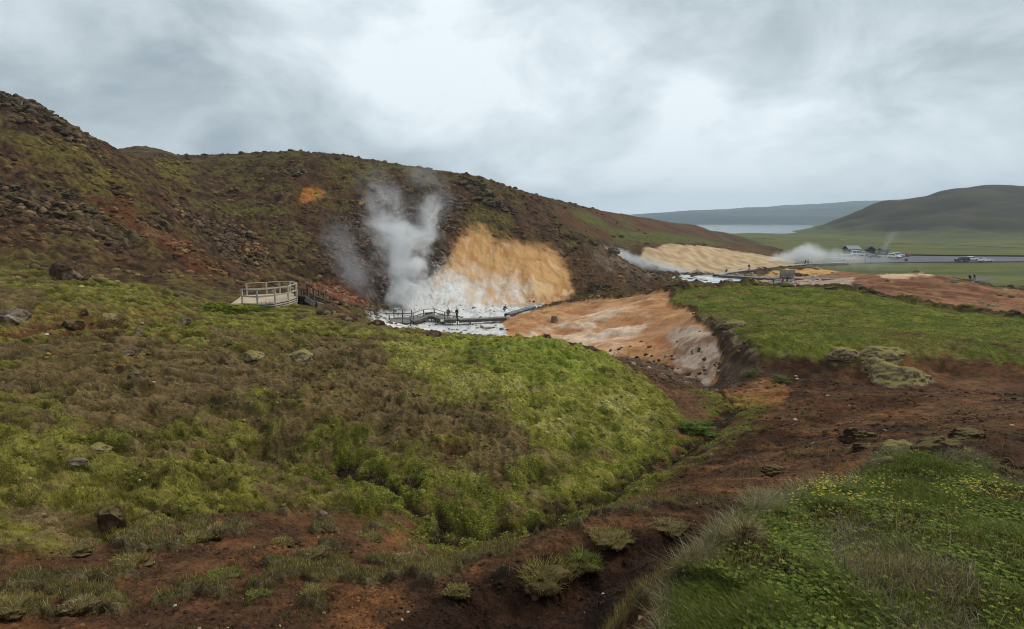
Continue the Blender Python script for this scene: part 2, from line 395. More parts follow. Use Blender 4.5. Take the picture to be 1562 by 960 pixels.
reg('gully_red', [(130,300),(180,305),(240,350),(310,390),(345,435),(310,430),(220,370),(150,330)], 50, 100, 5)
reg('rib', [(180,345),(230,340),(300,390),(335,420),(320,425),(260,385)], 45, 95, 5)
reg('ridge', [(860,400),(900,372),(930,388),(960,408),(1010,432),(1045,441),(950,452),(880,458)], 100, 150, 4)
reg('greypatch', [(880,385),(930,378),(990,405),(1020,432),(950,420),(900,400)], 120, 160, 6)
reg('cream', [(965,392),(985,382),(1020,374),(1060,376),(1100,380),(1150,388),(1215,400),(1215,408),(1160,410),(1100,419),(1030,415),(990,405)], 150, 225, 2)
reg('cream2', [(1165,422),(1180,414),(1240,412),(1290,416),(1240,424),(1200,432)], 140, 190, 3)
reg('flat_pink', [(1030,432),(1100,420),(1180,424),(1300,428),(1300,440),(1200,440),(1110,436)], 100, 165, 3)
reg('farbrown', [(840,318),(920,324),(1000,334),(1065,346),(1110,356),(1180,385),(1240,400),(1220,406),(1100,380),(1040,372),(980,380),(900,365),(850,350)], 150, 480, 5)
reg('fargreen1', [(860,320),(890,322),(945,352),(960,362),(900,345)], 170, 330, 4)
reg('fargreen2', [(900,350),(1040,358),(1130,378),(1060,372),(950,372)], 170, 400, 6)
reg('plain', [(1115,356),(1250,356),(1400,366),(1740,366),(1740,500),(1562,452),(1510,441),(1460,431),(1400,421),(1300,427),(1280,415),(1240,405),(1230,395),(1180,378)], 118, 1150, 2)
reg('redmound', [(1180,416),(1240,412),(1300,417),(1380,422),(1400,421),(1460,430),(1510,440),(1562,451),(1800,470),(1800,510),(1562,490),(1450,478),(1350,458),(1240,440),(1200,432)], 78, 172, 2)
reg('redmound_pale', [(1330,424),(1400,419),(1462,424),(1462,428),(1400,426),(1350,432)], 100, 140, 2)
reg('hillgreen', [(0,195),(60,205),(160,250),(260,330),(200,320),(100,270),(0,230)], 60, 110, 10)
reg('hillgreen2', [(225,250),(270,245),(300,262),(280,285),(240,270)], 100, 170, 6)
reg('hillgreen3', [(480,262),(560,255),(620,266),(600,280),(520,290),(480,280)], 110, 170, 6)
reg('hillgreen4', [(720,335),(760,340),(800,365),(760,370)], 110, 160, 5)
reg('rocks1', [(0,280),(90,300),(150,340),(230,370),(200,390),(60,350),(0,330)], 45, 90, 8)
reg('rocks2', [(215,330),(330,325),(400,370),(410,420),(330,400),(280,350)], 75, 130, 8)
reg('topcliff', [(0,145),(50,160),(110,205),(180,238),(150,240),(60,205),(0,195)], 80, 120, 5)

reg('lip', [(1068,482),(1110,496),(1134,518),(1165,538),(1220,541),(1300,545),(1380,541),(1430,534),(1500,546),(1562,556),(1750,575),(1750,590),(1562,566),(1500,558),(1430,545),(1380,556),(1300,560),(1220,556),(1160,554),(1122,528),(1095,506),(1060,490)], 26, 60, 2)
reg('lip_peat_shade', [(1075,492),(1112,512),(1136,534),(1160,551),(1220,553),(1300,557),(1380,553),(1430,543),(1500,556),(1562,565),(1750,588),(1750,602),(1562,577),(1500,569),(1430,558),(1380,568),(1300,572),(1220,569),(1155,570),(1118,550),(1085,520)], 26, 60, 2)
reg('peat', [(560,985),(640,925),(700,890),(780,868),(860,842),(940,812),(1050,798),(1140,768),(1230,752),(1180,775),(1110,800),(1030,860),(985,905),(940,985)], 3, 9.5, 4)
reg('damp', [(960,740),(1060,700),(1150,655),(1300,600),(1420,590),(1380,620),(1280,645),(1150,690),(1060,725),(980,760)], 9, 30, 7)
reg('bank_soil_shade', [(1100,600),(1130,560),(1180,572),(1300,575),(1380,590),(1260,600),(1160,640),(1090,640)], 18, 38, 6)  # dark bank soil, its colour darkened further to deepen the bank's shading
_w1 = fbm(X, Y, 8.0, 4, 5, step); _w2 = fbm(X + 31, Y - 17, 8.0, 4, 6, step)
_f1 = fbm(X, Y, 0.8, 4, 8, step); _f2 = fbm(X + 11, Y - 7, 0.8, 4, 9, step)
wr = np.clip(rr * 0.02, 0.05, 3.0)
WX = X + (_w1 * np.clip(rr * 0.012, 0, 2.0) + _f1 * np.clip(0.02 * rr, 0, 0.35)); WY = Y + (_w2 * np.clip(rr * 0.012, 0, 2.0) + _f2 * np.clip(0.02 * rr, 0, 0.35))
_cache = {}
_e1 = fbm(X, Y, 2.6, 4, 11, step); _e2 = fbm(X, Y, .5, 4, 12, step)
def M(name, lo=0.35, hi=0.65):
    if name not in _cache: _cache[name] = msample(REG[name], WX, WY)
    v = _cache[name]
    return sstep(v + 4 * v * (1 - v) * (_e1 * .30 + _e2 * .28), lo, hi).astype(np.float32)
_sw1 = fbm(X, Y, 5.0, 5, 15, step, .6); _sw2 = fbm(X, Y, 5.0, 5, 16, step, .6)
def MS(name, lo=0.1, hi=0.9):
    k = 's_' + name
    if k not in _cache: _cache[k] = msample(REG[name], X + _sw1 * np.clip(rr * .13, 0, 5), Y + _sw2 * np.clip(rr * .13, 0, 5))
    v = _cache[k]
    return sstep(v + 4 * v * (1 - v) * (_e1 * .4 + _e2 * .35), lo, hi).astype(np.float32)
def mixc(base, m, c1, c2=None, t=None):
    """lay a colour (or a mottle of two) over the base by mask m"""
    a = np.array(c1, np.float32)[None, None, :] * np.ones_like(base) if c2 is None else np.array(c1, np.float32) * (1 - t[..., None]) + np.array(c2, np.float32) * t[..., None]
    return base + (a - base) * m[..., None]

big = fbm(X, Y, 14, 4, 20, step); mid = fbm(X, Y, 3.2, 4, 30, step); fin = fbm(X, Y, 0.7, 4, 40, step); tiny = fbm(X, Y, 0.16, 3, 50, step)
big2 = fbm(X, Y, 10, 4, 60, step); mid2 = fbm(X + 5, Y, 2.2, 4, 70, step)
def t01(a, lo=-0.35, hi=0.35): return sstep(a, lo, hi).astype(np.float32)

mask = {}                                     # how much of each cover there is, used for relief and planting too
m_slope = M('slope_left'); m_mound = M('mound', .42, .58); m_plat = M('plateau', .4, .6)
soil_zone = ((rr < 50) & (np.abs(tt) < 3.2)).astype(np.float32)

# --- hillsides
col = np.zeros(X.shape + (3,), np.float32)
col = mixc(col, np.ones_like(X, np.float32), lin(54, 41, 30), lin(92, 70, 50), t01(mid * 0.6 + fin * 0.6))
moss = t01(big * 0.7 + mid * 0.5 + fin * 0.35, -0.08, 0.28) * (1 - M('steamslope') * 0.8) * (1 - M('rocks1') * 0.6)
col = mixc(col, moss * 0.75, lin(74, 70, 38), lin(102, 94, 52), t01(fin + mid2 * 0.5))
for k_, a_ in (('hillgreen', .6), ('hillgreen2', .9), ('hillgreen3', .8), ('hillgreen4', .9)):
    col = mixc(col, M(k_, .2, .8) * a_ * t01(mid + fin * 0.6, -0.5, 0.2), lin(88, 84, 40), lin(118, 106, 52), t01(fin))
rocky = np.maximum.reduce([M('rocks1', .2, .8), M('rocks2', .2, .8), M('topcliff', .2, .8)])
col = mixc(col, rocky * t01(mid + fin, -0.3, 0.3) * 0.75, lin(60, 50, 41), lin(106, 93, 77), t01(fin, -0.1, 0.4))
col = mixc(col, M('gully_red', .2, .8) * 0.85, lin(96, 58, 38), lin(78, 52, 36), t01(mid))
col = mixc(col, M('rib', .2, .8) * t01(fin + mid, -.3, .3) * 0.8, lin(126, 100, 68), lin(92, 74, 52), t01(fin))
col = mixc(col, M('steamslope', .15, .85) * 0.9, lin(80, 66, 54), lin(58, 46, 38), t01(mid + fin * 0.7))
col = mixc(col, M('steamslope', .15, .85) * t01(fin + mid2 * .5, 0.15, 0.4) * 0.7, lin(134, 122, 112))
col = mixc(col, M('rust_foot', .15, .85) * 0.8, lin(128, 80, 56), lin(96, 66, 52), t01(mid))
col = mixc(col, M('rust_foot', .1, .9) * t01(fin + mid2 * .4, .1, .35) * .6, lin(150, 136, 124))
col = mixc(col, M('patch_halo', .1, .9) * 0.8, lin(92, 62, 40), lin(74, 54, 40), t01(mid))
col = mixc(col, M('patch'), lin(170, 116, 62), lin(146, 96, 54), t01(fin))
col = mixc(col, M('ridge', .2, .8) * 0.8, lin(96, 72, 48), lin(70, 56, 42), t01(mid + fin))
col = mixc(col, M('greypatch', .15, .85) * t01(mid, -.4, .2), lin(150, 132, 116), lin(112, 96, 84), t01(fin))
# --- far brown slope and plain
m = M('farbrown', .3, .7)
col = mixc(col, m, lin(98, 66, 48), lin(78, 58, 42), t01(big + mid * .6))
col = mixc(col, m * t01(big2, 0.0, 0.3) * .7, lin(84, 84, 52))
for k_ in ('fargreen1', 'fargreen2'): col = mixc(col, M(k_, .2, .8) * .8, lin(92, 102, 52), lin(82, 84, 46), t01(mid))
bigf = fbm(X, Y, 60, 5, 80, step); strk = fbm(X * 0.35, Y, 16, 4, 90, step)
far_m = sstep(rr, 480, 560).astype(np.float32) * (tt > 0.2)
col = mixc(col, far_m, lin(74, 78, 52), lin(92, 94, 58), t01(strk))
m = M('plain', .35, .65)
col = mixc(col, m, lin(80, 88, 48), lin(104, 106, 58), t01(strk + mid * .3))
col = mixc(col, m * t01(bigf + strk * .4, 0.1, 0.35) * .6, lin(98, 92, 58))
rh = (sstep(Z, -14, -6) * sstep(rr, 480, 560) * (tt > 0.38)).astype(np.float32)
col = mixc(col, rh, lin(52, 47, 34), lin(72, 66, 42), t01(bigf + strk * .4))
col = mixc(col, rh * t01(fbm(X * .5 + Z, Y * .5, 50, 4, 93, step), .1, .35) * .7, lin(58, 50, 42))
m = M('redmound', .35, .65)
col = mixc(col, m, lin(152, 112, 84), lin(122, 86, 64), t01(mid + big * .5))
col = mixc(col, M('redmound_pale'), lin(214, 182, 150))
col = mixc(col, M('flat_pink', .3, .7) * .9, lin(160, 128, 106), lin(190, 166, 146), t01(big + mid * .5))
m = M('cream', .4, .6)
col = mixc(col, m, lin(200, 176, 142), lin(172, 146, 114), t01(mid * 1.2))
col = mixc(col, M('cream2'), lin(204, 168, 110), lin(168, 128, 84), t01(mid))
# --- cone and spring floor
col = mixc(col, M('cone_rust', .2, .8) * .7, lin(150, 96, 56), lin(104, 72, 48), t01(mid + fin))
drip = fbm(X * 1.0, Y * .30, 1.8, 5, 130, step, .65)
col = mixc(col, M('cone', .22, .72), lin(194, 156, 108), lin(170, 124, 82), t01(mid * .6 + big2 + drip * .6))
col = mixc(col, M('cone', .4, .9) * t01(big2 + drip * .9, .0, .4) * .7, lin(220, 190, 150))
col = mixc(col, M('floor', .35, .65), lin(196, 200, 200), lin(160, 164, 166), t01(mid + fin))
col = mixc(col, M('white', .2, .9) * t01(big2 + drip + fin * .2, -.7, 0.1), lin(224, 226, 226), lin(204, 202, 196), t01(mid + fin))
col = mixc(col, M('floor', .5, .9) * t01(big + mid, .22, .4) * .8, lin(150, 104, 64), lin(110, 84, 64), t01(fin))
# --- orange knoll
m = M('orange', .36, .64)
rill = fbm(X * 1.2 + Y * .5, Y * 0.25 - X * .1, 2.4, 4, 110, step)
col = mixc(col, m, lin(200, 154, 112), lin(172, 128, 92), t01(mid + rill * .5))
col = mixc(col, m * t01(-rill + big2, .1, .45) * .5, lin(168, 104, 70))
col = mixc(col, m * M('orange_pale', .1, .7) * t01(rill * 1.3 + mid * .4, -.35, .1), lin(230, 208, 188), lin(216, 178, 142), t01(mid))
col = mixc(col, m * M('orange_grey', .2, .8) * .9, lin(206, 186, 166), lin(140, 110, 90), t01(rill + fin * .8))
# --- near soil
m = (soil_zone * (1 - np.maximum(m, 0)) * sstep(-rr, -46, -40) ).astype(np.float32)
m = np.maximum(m, (np.abs(tt) > 0.9) * 1.0).astype(np.float32) * (rr < 60)
m = m * (1 - sstep(-(tt), 0.0, 0.02) * sstep(rr, 34, 38))
m = m * (1 - M('orange', .42, .58))
mask['soil'] = m
col = mixc(col, m, lin(96, 69, 48), lin(68, 49, 36), t01(mid + fin * .6 + tiny * .5))
col = mixc(col, m * t01(big2 + mid * .6, .05, .4) * .8, lin(122, 87, 60), lin(102, 73, 51), t01(fin))
col = mixc(col, m * t01(-big + mid2 * .5, .12, .4) * .7, lin(50, 33, 23))
streak = fbm(X * .9 + Y * .35, Y * .3 - X * .12, 1.3, 4, 120, step, .6)
col = mixc(col, m * t01(streak, .05, .35) * .45, lin(140, 96, 60)); col = mixc(col, m * t01(-streak, .1, .4) * .45, lin(62, 40, 26))
col = mixc(col, m * MS('damp', .2, .8) * .65, lin(60, 38, 26), lin(78, 50, 32), t01(fin)); col = mixc(col, m * MS('bank_soil_shade', .2, .8) * .8, lin(56, 38, 28), lin(78, 52, 36), t01(fin))
col = mixc(col, m * M('tan_lit_streak', .2, .8) * .8, lin(166, 118, 78), lin(140, 96, 62), t01(streak))  # tan soil streak painted paler as a lit patch of the bank
col = mixc(col, m * M('peat', .2, .8) * .85, lin(50, 33, 24), lin(38, 26, 20), t01(fin))
tuft_m = m * (1 - M('peat', .2, .8)) * (1 - .8 * sstep(tt + .02 * rr, .32, .55)) * t01(mid2 + fin * .8 + big * .3, .22, .36) * (rr < 40)
mask['tuft'] = tuft_m
col = mixc(col, tuft_m * .9, lin(92, 88, 50), lin(104, 98, 76), t01(fin))
# --- left slope: heath, moss and grass
m = m_slope
grn = t01(big * .9 + mid * .9 + fin * .5 + MS('green_left') * .26 + MS('knoll') * .55 + MS('green_band') * .25 + MS('green_deck') * .5 - MS('heath1') * .08 - MS('heath2') * .3, -0.12, 0.32)
col = mixc(col, m, lin(102, 86, 56), lin(76, 64, 40), t01(mid2 + fin * .5))
col = mixc(col, m * t01(fin + mid * .5, .1, .4) * .5, lin(126, 106, 86))
col = mixc(col, m * grn, lin(98, 94, 40), lin(70, 70, 30), t01(mid + fin * .5))
kn = MS('knoll')
col = mixc(col, m * grn * kn * .85, lin(138, 136, 66), lin(112, 116, 52), t01(mid2 + fin * .4))
col = mixc(col, m * kn * t01(mid * .8 + fin * .8, .08, .35) * .55, lin(176, 166, 118))
col = mixc(col, m * MS('knoll_bright') * .6, lin(98, 122, 42), lin(128, 142, 56), t01(fin + mid))
col = mixc(col, m * MS('green_left') * t01(mid + big2, .1, .5) * .7, lin(112, 112, 40))
col = mixc(col, m * MS('path_left', .3, .7) * t01(fin + mid, -.45, .05) * .9, lin(108, 72, 48), lin(78, 54, 38), t01(fin))
bare = m * t01(mid + fin * .7 - kn * .2, .38, .5) * .8
col = mixc(col, bare, lin(66, 44, 34), lin(92, 62, 46), t01(fin))
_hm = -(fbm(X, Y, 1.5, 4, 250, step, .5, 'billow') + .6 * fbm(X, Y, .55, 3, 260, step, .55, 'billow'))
col = mixc(col, m * (1 - grn) * t01(big2 + mid * .4, .0, .3) * .45, lin(100, 76, 64))
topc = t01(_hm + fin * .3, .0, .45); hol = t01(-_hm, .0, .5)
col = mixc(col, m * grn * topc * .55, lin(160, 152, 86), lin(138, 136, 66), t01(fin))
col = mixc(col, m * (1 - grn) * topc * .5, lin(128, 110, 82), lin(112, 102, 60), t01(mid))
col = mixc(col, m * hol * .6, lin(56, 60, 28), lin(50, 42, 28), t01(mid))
mask['grass'] = (m * grn * (1 - bare)).astype(np.float32); mask['heath'] = (m * (1 - grn) * (1 - bare)).astype(np.float32)
# --- stream line
stream_pts = [(520,712,15.2),(590,735,14),(620,765,13),(650,800,12.3),(700,822,12),(760,812,12.3),(850,785,13.2),(930,760,14.5),(950,730,16),(1000,715,17.5),(1060,690,19.5),(1090,655,22.5),(1122,622,26.5),(1105,600,31),(1088,588,36.5),(1050,568,40),(1000,553,45),(960,548,49),(930,546,53)]
SX = np.array([place(*p)[:2] for p in stream_pts])
def dist_line(x, y, L):
    d = np.full(np.shape(x), 1e9)
    for a, b in zip(L[:-1], L[1:]):
        ab = b - a; t = np.clip(((x - a[0]) * ab[0] + (y - a[1]) * ab[1]) / (ab @ ab), 0, 1)
        d = np.minimum(d, np.hypot(x - a[0] - ab[0] * t, y - a[1] - ab[1] * t))
    return d
sub = (rr > 8) & (rr < 60) & (np.abs(tt) < 0.6)
DS = np.full(X.shape, 99.0); DS[sub] = dist_line(WX[sub] + _f1[sub] * .8, WY[sub] + _f2[sub] * .8, SX)
cut = (1 - sstep(DS, 0.12, 0.55))
col = mixc(col, (cut * .92).astype(np.float32), lin(40, 30, 22))
bankg = (1 - sstep(DS, 0.6, 2.2)) * t01(mid + fin, -.3, .15) * (rr < 34)
col = mixc(col, (bankg * .7 * (1 - cut)).astype(np.float32), lin(124, 128, 52), lin(98, 104, 42), t01(fin))
grav = (1 - sstep(DS, 1.2, 4.5)) * sstep(rr, 33, 38)
col = mixc(col, (grav * .8 * (1 - M('orange', .42, .58))).astype(np.float32), lin(88, 72, 58), lin(132, 116, 100), t01(fin, .0, .5))
# --- plateau and mound turf
m = m_plat * (1 - M('plateau_bare', .3, .8) * t01(mid + fin, .0, .2) * .8)
col = mixc(col, m, lin(84, 94, 38), lin(112, 114, 50), t01(mid + fin * .4))
col = mixc(col, m * t01(big2 + fin * .5, .1, .4) * .5, lin(118, 112, 62))
col = mixc(col, m * t01(mid2 + fin * .6 + big * .3, .24, .38) * .8, lin(84, 62, 44))
col = mixc(col, m * t01(big + mid * .7, .1, .4) * .4, lin(112, 96, 62))
mask['plateau'] = m
lipm = M('lip', .3, .7)
col = mixc(col, M('lip_peat_shade', .25, .6) * t01(mid2 + fin, -.5, .0) * .9, lin(46, 33, 25), lin(62, 44, 32), t01(fin))  # peat-brown band with the shadow under the turf overhang put into its colour
col = mixc(col, lipm * .9, lin(118, 108, 82), lin(62, 48, 36), t01(mid2 + fin + _e2 * .5, -.25, .25))
mask['plateau'] = m * (1 - lipm)
col = mixc(col, m_mound, lin(62, 56, 30), lin(54, 44, 26), t01(fin))
col = mixc(col, m_mound * M('mound_path', .1, .9), lin(112, 94, 70), lin(80, 64, 48), t01(fin + tiny))
mask['mound'] = m_mound

# --- relief
amp_far = np.clip((rr - 40) / 30, 0, 1)
Zd = np.zeros_like(Z)
hills = amp_far * (1 - M('plain', .3, .7)) * (1 - M('cream', .3, .7) * .75) * (1 - M('floor') * .8) * (1 - M('orange', .3, .7) * .85) * (1 - M('redmound', .3, .7) * .8) * (1 - M('cone', .3, .7) * .8) * (1 - m_plat) * (1 - sstep(rr, 420, 560))
Zd += hills * (fbm(X, Y, 7.0, 5, 200, step, .55, 'ridge') * 1.15 + fbm(X, Y, 2.4, 4, 210, step, .6, 'billow') * 0.6) * (1 - M('farbrown', .3, .7) * .5)
Zd += hills * rocky * (np.abs(fbm(X, Y, 4.0, 4, 220, step, .6)) * 2.6 - 0.4)
Zd += hills * M('steamslope', .2, .8) * fbm(X, Y, 3.0, 4, 225, step, .6, 'ridge') * 0.9
rills = np.maximum(M('cream', .3, .7), M('redmound', .3, .7)); 
Zd += rills * fbm(X + Y * .6, Y * .35, 5.0, 4, 230, step, .5, 'ridge') * 0.8
Zd += M('cone', .3, .7) * fbm(X, Y * .3, 4.0, 4, 235, step, .55, 'ridge') * 0.55
Zd += M('orange', .3, .7) * (fbm(X * .9 + Y * .4, Y * .28 - X * .1, 7.0, 3, 238, step, .5) * 1.1 + rill * 0.35 + fbm(X, Y, .8, 3, 236, step) * .1)
Zd += M('floor', .3, .7) * fbm(X, Y, 1.6, 4, 240, step, .6) * 0.16
Zd += (1 - sstep(-rr, -560, -480)) * (Z > -13) * bigf * 9.0 * (tt > 0.38)
hum = fbm(X, Y, 1.5, 4, 250, step, .5, 'billow'); hum2 = fbm(X, Y, .55, 3, 260, step, .55, 'billow')
Zd -= m_slope * (hum * (0.42 - .3 * (1 - sstep(DS, .5, 2.5))) + hum2 * 0.12) * np.clip(rr / 14, .5, 1)
Zd += m_slope * fbm(X, Y * 1.6, 4.5, 3, 262, step) * 0.22
Zd -= mask['plateau'] * (hum * .30 + hum2 * .12)
Zd += mask['soil'] * (1 - m_slope) * (1 - m_mound) * (1 - m_plat) * (fbm(X, Y, .9, 4, 270, step, .6) * .12 + fbm(X, Y, .25, 3, 275, step, .65, 'billow') * .045 + fbm(X, Y, 3.5, 3, 276, step) * .12)
bankr = np.clip(MS('damp', .1, .9) + MS('bank_soil_shade', .1, .9) + sstep(tt + .02 * rr, .35, .6) * .5, 0, 1) * mask['soil'] * (1 - m_mound)
Zd += bankr * (fbm(X * .9 + Y * .45, Y * .35 - X * .15, 2.2, 5, 278, step, .6, 'ridge') * .30 - .08)
Zd += tuft_m * (0.10 + fin * .12)
Zd += lipm * (fbm(X, Y, 1.1, 4, 290, step, .6) * .8 + .05)
Zd += m_mound * (fbm(X, Y, .6, 3, 280, step) * .05)
Zd -= cut * 0.16 + (1 - sstep(DS, .2, 1.0)) * .08
Zd *= sstep(rr, 0.9, 1.8)
Zd *= .15 + .85 * sstep(np.hypot(X + 18.6, Y - 44.5), 3.2, 6.5)
Z = Z + Zd

_lum = (col @ np.array([.3, .6, .1], np.float32))[..., None]
col = _lum + (col - _lum) * 1.06
col = col * (np.array([1.03, 1.0, .98], np.float32))
ground_col = np.clip(col, 0.004, 0.85)

def grid_mesh(name, X, Y, Z, wrap):
    nr, nc = X.shape
    co = np.stack([X, Y, Z], -1).reshape(-1, 3).astype(np.float32)
    idx = np.arange(nr * nc).reshape(nr, nc)
    if wrap: idx = np.concatenate([idx, idx[:, :1]], 1)
    f = np.stack([idx[:-1, :-1], idx[:-1, 1:], idx[1:, 1:], idx[1:, :-1]], -1).reshape(-1, 4)
    return co, f
def mesh_from(name, co, faces, smooth=True):
    """mesh from arrays; faces is an (n, k) array or a list of ragged tuples"""
    me = bpy.data.meshes.new(name)
    co = np.ascontiguousarray(co, np.float32)
    if isinstance(faces, np.ndarray):
        n, k = faces.shape
        me.vertices.add(len(co)); me.vertices.foreach_set('co', co.ravel())
        me.loops.add(n * k); me.loops.foreach_set('vertex_index', faces.astype(np.int32).ravel())
        me.polygons.add(n); me.polygons.foreach_set('loop_start', (np.arange(n) * k).astype(np.int32))
        me.update(calc_edges=True)
    else:
        me.from_pydata([tuple(map(float, c)) for c in co], [], [tuple(int(i) for i in f) for f in faces])
    if smooth: me.polygons.foreach_set('use_smooth', np.ones(len(me.polygons), bool))
    return me
def set_col(me, c, name='tint', alpha=None):
    at = me.color_attributes.new(name, 'FLOAT_COLOR', 'POINT')
    buf = np.ones((len(me.vertices), 4), np.float32); buf[:, :3] = c.reshape(-1, 3)
    if alpha is not None: buf[:, 3] = alpha
    at.data.foreach_set('color', buf.ravel())
def link(name, me, mat=None, parent=None, loc=None, rot=None, **props):
    o = bpy.data.objects.new(name, me); C.objects.link(o)
    if mat is not None and me is not None: me.materials.append(mat)
    if parent is not None: o.parent = parent
    if loc is not None: o.location = loc
    if rot is not None: o.rotation_euler = rot
    for k, v in props.items(): o[k] = v
    return o

def new_mat(name):
    m = bpy.data.materials.new(name); m.use_nodes = True
    return m, NT(m.node_tree)

def ground_material():
    m, t = new_mat('ground_cover')
    vc_ = t.n('ShaderNodeVertexColor', layer_name='tint').outputs; tint = vc_[0]; alp = vc_[1]
    geo = t.n('ShaderNodeNewGeometry').outputs['Position']
    def nz(scale, det, rough=.6): return t.n('ShaderNodeTexNoise', {'Vector': geo, 'Scale': scale, 'Detail': det, 'Roughness': rough}).outputs[0]
    a = nz(22.0, 5, .65); b = nz(3.1, 6, .7); c = nz(.55, 6, .7)
    v = t.math('MULTIPLY', t.smooth(a, .25, .75, .62, 1.38), t.math('MULTIPLY', t.smooth(b, .3, .7, .62, 1.36), t.smooth(c, .3, .7, .80, 1.2)))
    v = t.math('ADD', t.math('MULTIPLY', t.math('SUBTRACT', v, 1.0), alp), 1.0)
    base = t.mix(1.0, tint, t.n('ShaderNodeCombineXYZ', {0: v, 1: v, 2: v}).outputs[0], 'MULTIPLY')
    bump = t.n('ShaderNodeBump', {'Strength': t.math('MULTIPLY', alp, 0.8), 'Distance': 0.035, 'Height': t.math('ADD', a, t.math('MULTIPLY', b, 3.0))})
    bump2 = t.n('ShaderNodeBump', {'Strength': t.math('MULTIPLY', alp, 0.7), 'Distance': 0.5, 'Height': c, 'Normal': bump.outputs[0]})
    p = t.n('ShaderNodeBsdfPrincipled', {'Base Color': base, 'Roughness': .95, 'Specular IOR Level': .12, 'Normal': bump2.outputs[0]})
    t.n('ShaderNodeOutputMaterial', {0: p.outputs[0]})
    return m
MAT_GROUND = ground_material()

co, fc = grid_mesh('ground', X, Y, Z, True)
nc_ = X.shape[1]
co = np.concatenate([co, [[0, 0, -1.62]]]); ci = len(co) - 1
me = bpy.data.meshes.new('ground')
n4 = len(fc)
me.vertices.add(len(co)); me.vertices.foreach_set('co', co.astype(np.float32).ravel())
tri = np.stack([np.full(nc_, ci), (np.arange(nc_) + 1) % nc_, np.arange(nc_)], 1)
me.loops.add(n4 * 4 + nc_ * 3)
me.loops.foreach_set('vertex_index', np.concatenate([fc[:, ::-1].ravel(), tri[:, ::-1].ravel()]).astype(np.int32))
me.polygons.add(n4 + nc_)
me.polygons.foreach_set('loop_start', np.concatenate([np.arange(n4) * 4, n4 * 4 + np.arange(nc_) * 3]).astype(np.int32))
me.update(calc_edges=True)
me.polygons.foreach_set('use_smooth', np.ones(n4 + nc_, bool))
pale = np.maximum.reduce([M('cone', .3, .7), M('floor', .3, .7), M('white', .3, .7), M('cream', .3, .7), M('orange', .3, .7) * .8, M('redmound', .3, .7) * .8, M('plain', .3, .7) * .5])
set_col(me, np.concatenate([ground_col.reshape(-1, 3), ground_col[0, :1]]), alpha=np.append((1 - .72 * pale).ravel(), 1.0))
link('terrain', me, MAT_GROUND, kind='structure')

# look-up of the finished ground (with its relief)
_LRr = np.log(R)
def grid_at(G, x, y):
    x = np.asarray(x, float); y = np.asarray(y, float)
    th = np.arctan2(x, y); lr = np.log(np.maximum(np.hypot(x, y), R[0]))
    a = np.clip(np.interp(th, TH, np.arange(len(TH))), 0, len(TH) - 1.001); b = np.clip(np.interp(lr, _LRr, np.arange(len(R))), 0, len(R) - 1.001)
    i = a.astype(int); j = b.astype(int); fa = a - i; fb = b - j
    if G.ndim == 3: fa = fa[..., None]; fb = fb[..., None]
    return (G[j, i] * (1 - fa) + G[j, i + 1] * fa) * (1 - fb) + (G[j + 1, i] * (1 - fa) + G[j + 1, i + 1] * fa) * fb
def gz(x, y): return grid_at(Z, x, y)
def spot(u, v, r0=1.0, r1=1700.0):
    """point on the finished ground seen at a photograph pixel"""
    Yv = np.geomspace(r0, r1, 1400)
    cy = (CV - v) / F; Xv = (u - CU) / F * Yv / (CP + cy * SP); Zv = slope_of(v) * Yv
    d = Zv - gz(Xv, Yv); k = np.nonzero((d[1:] <= 0) & (d[:-1] > 0))[0]
    k = k[0] + 1 if len(k) else int(np.argmin(d))
    return Vector((Xv[k], Yv[k], float(gz(Xv[k], Yv[k]))))
# ------------------------------------------------------------------ lake and the mountains beyond it
def far_sheet(name, crest, base_y, depth, base_z, cols, mat, seed, rough):
    """a range of hills: crest given as (u, v) at crest distance, sloping to its foot in front"""
    us = np.linspace(crest[0][0], crest[-1][0], 420); vs = np.interp(us, [c[0] for c in crest], [c[1] for c in crest])
    cyv = base_y + depth
    rows = 60; s = np.linspace(0, 1.6, rows)[:, None]
    Zc = np.array([slope_of(v) for v in vs]) * cyv
    Yg = base_y + depth * s + 0 * us[None]
    Xg = ((us - CU) / F * cyv)[None] * (0.93 + 0.07 * np.minimum(s, 1))
    prof = np.where(s <= 1, s ** .85, 1 - (s - 1) * 0.6)
    Zg = base_z + (Zc[None] - base_z) * prof
    Zg = Zg + fbm(Xg, Yg, 600, 5, seed, None, .55, 'ridge') * rough * np.clip(s, 0, 1) * (1.02 - np.clip(s, 0, 1) * .85)
    co, fc = grid_mesh(name, Xg, Yg, Zg, False)
    me = mesh_from(name, co, fc)
    tt_ = t01(fbm(Xg * .4, Yg, 350, 5, seed + 9))[..., None]
    set_col(me, cols[0] * (1 - tt_) + cols[1] * tt_)
    return link(name, me, mat, kind='structure')
def plain_tint_material():
    m, t = new_mat('far_slope')
    tint = t.n('ShaderNodeVertexColor', layer_name='tint').outputs[0]
    geo = t.n('ShaderNodeNewGeometry').outputs['Position']
    a = t.n('ShaderNodeTexNoise', {'Vector': geo, 'Scale': .012, 'Detail': 8, 'Roughness': .65}).outputs[0]
    v = t.smooth(a, .3, .7, .6, 1.35)
    base = t.mix(1.0, tint, t.n('ShaderNodeCombineXYZ', {0: v, 1: v, 2: v}).outputs[0], 'MULTIPLY')
    bump = t.n('ShaderNodeBump', {'Strength': 1.0, 'Distance': 25.0, 'Height': a})
    p = t.n('ShaderNodeBsdfPrincipled', {'Base Color': base, 'Roughness': .95, 'Specular IOR Level': .1, 'Normal': bump.outputs[0]})
    t.n('ShaderNodeOutputMaterial', {0: p.outputs[0]})
    return m
MAT_FAR = plain_tint_material()
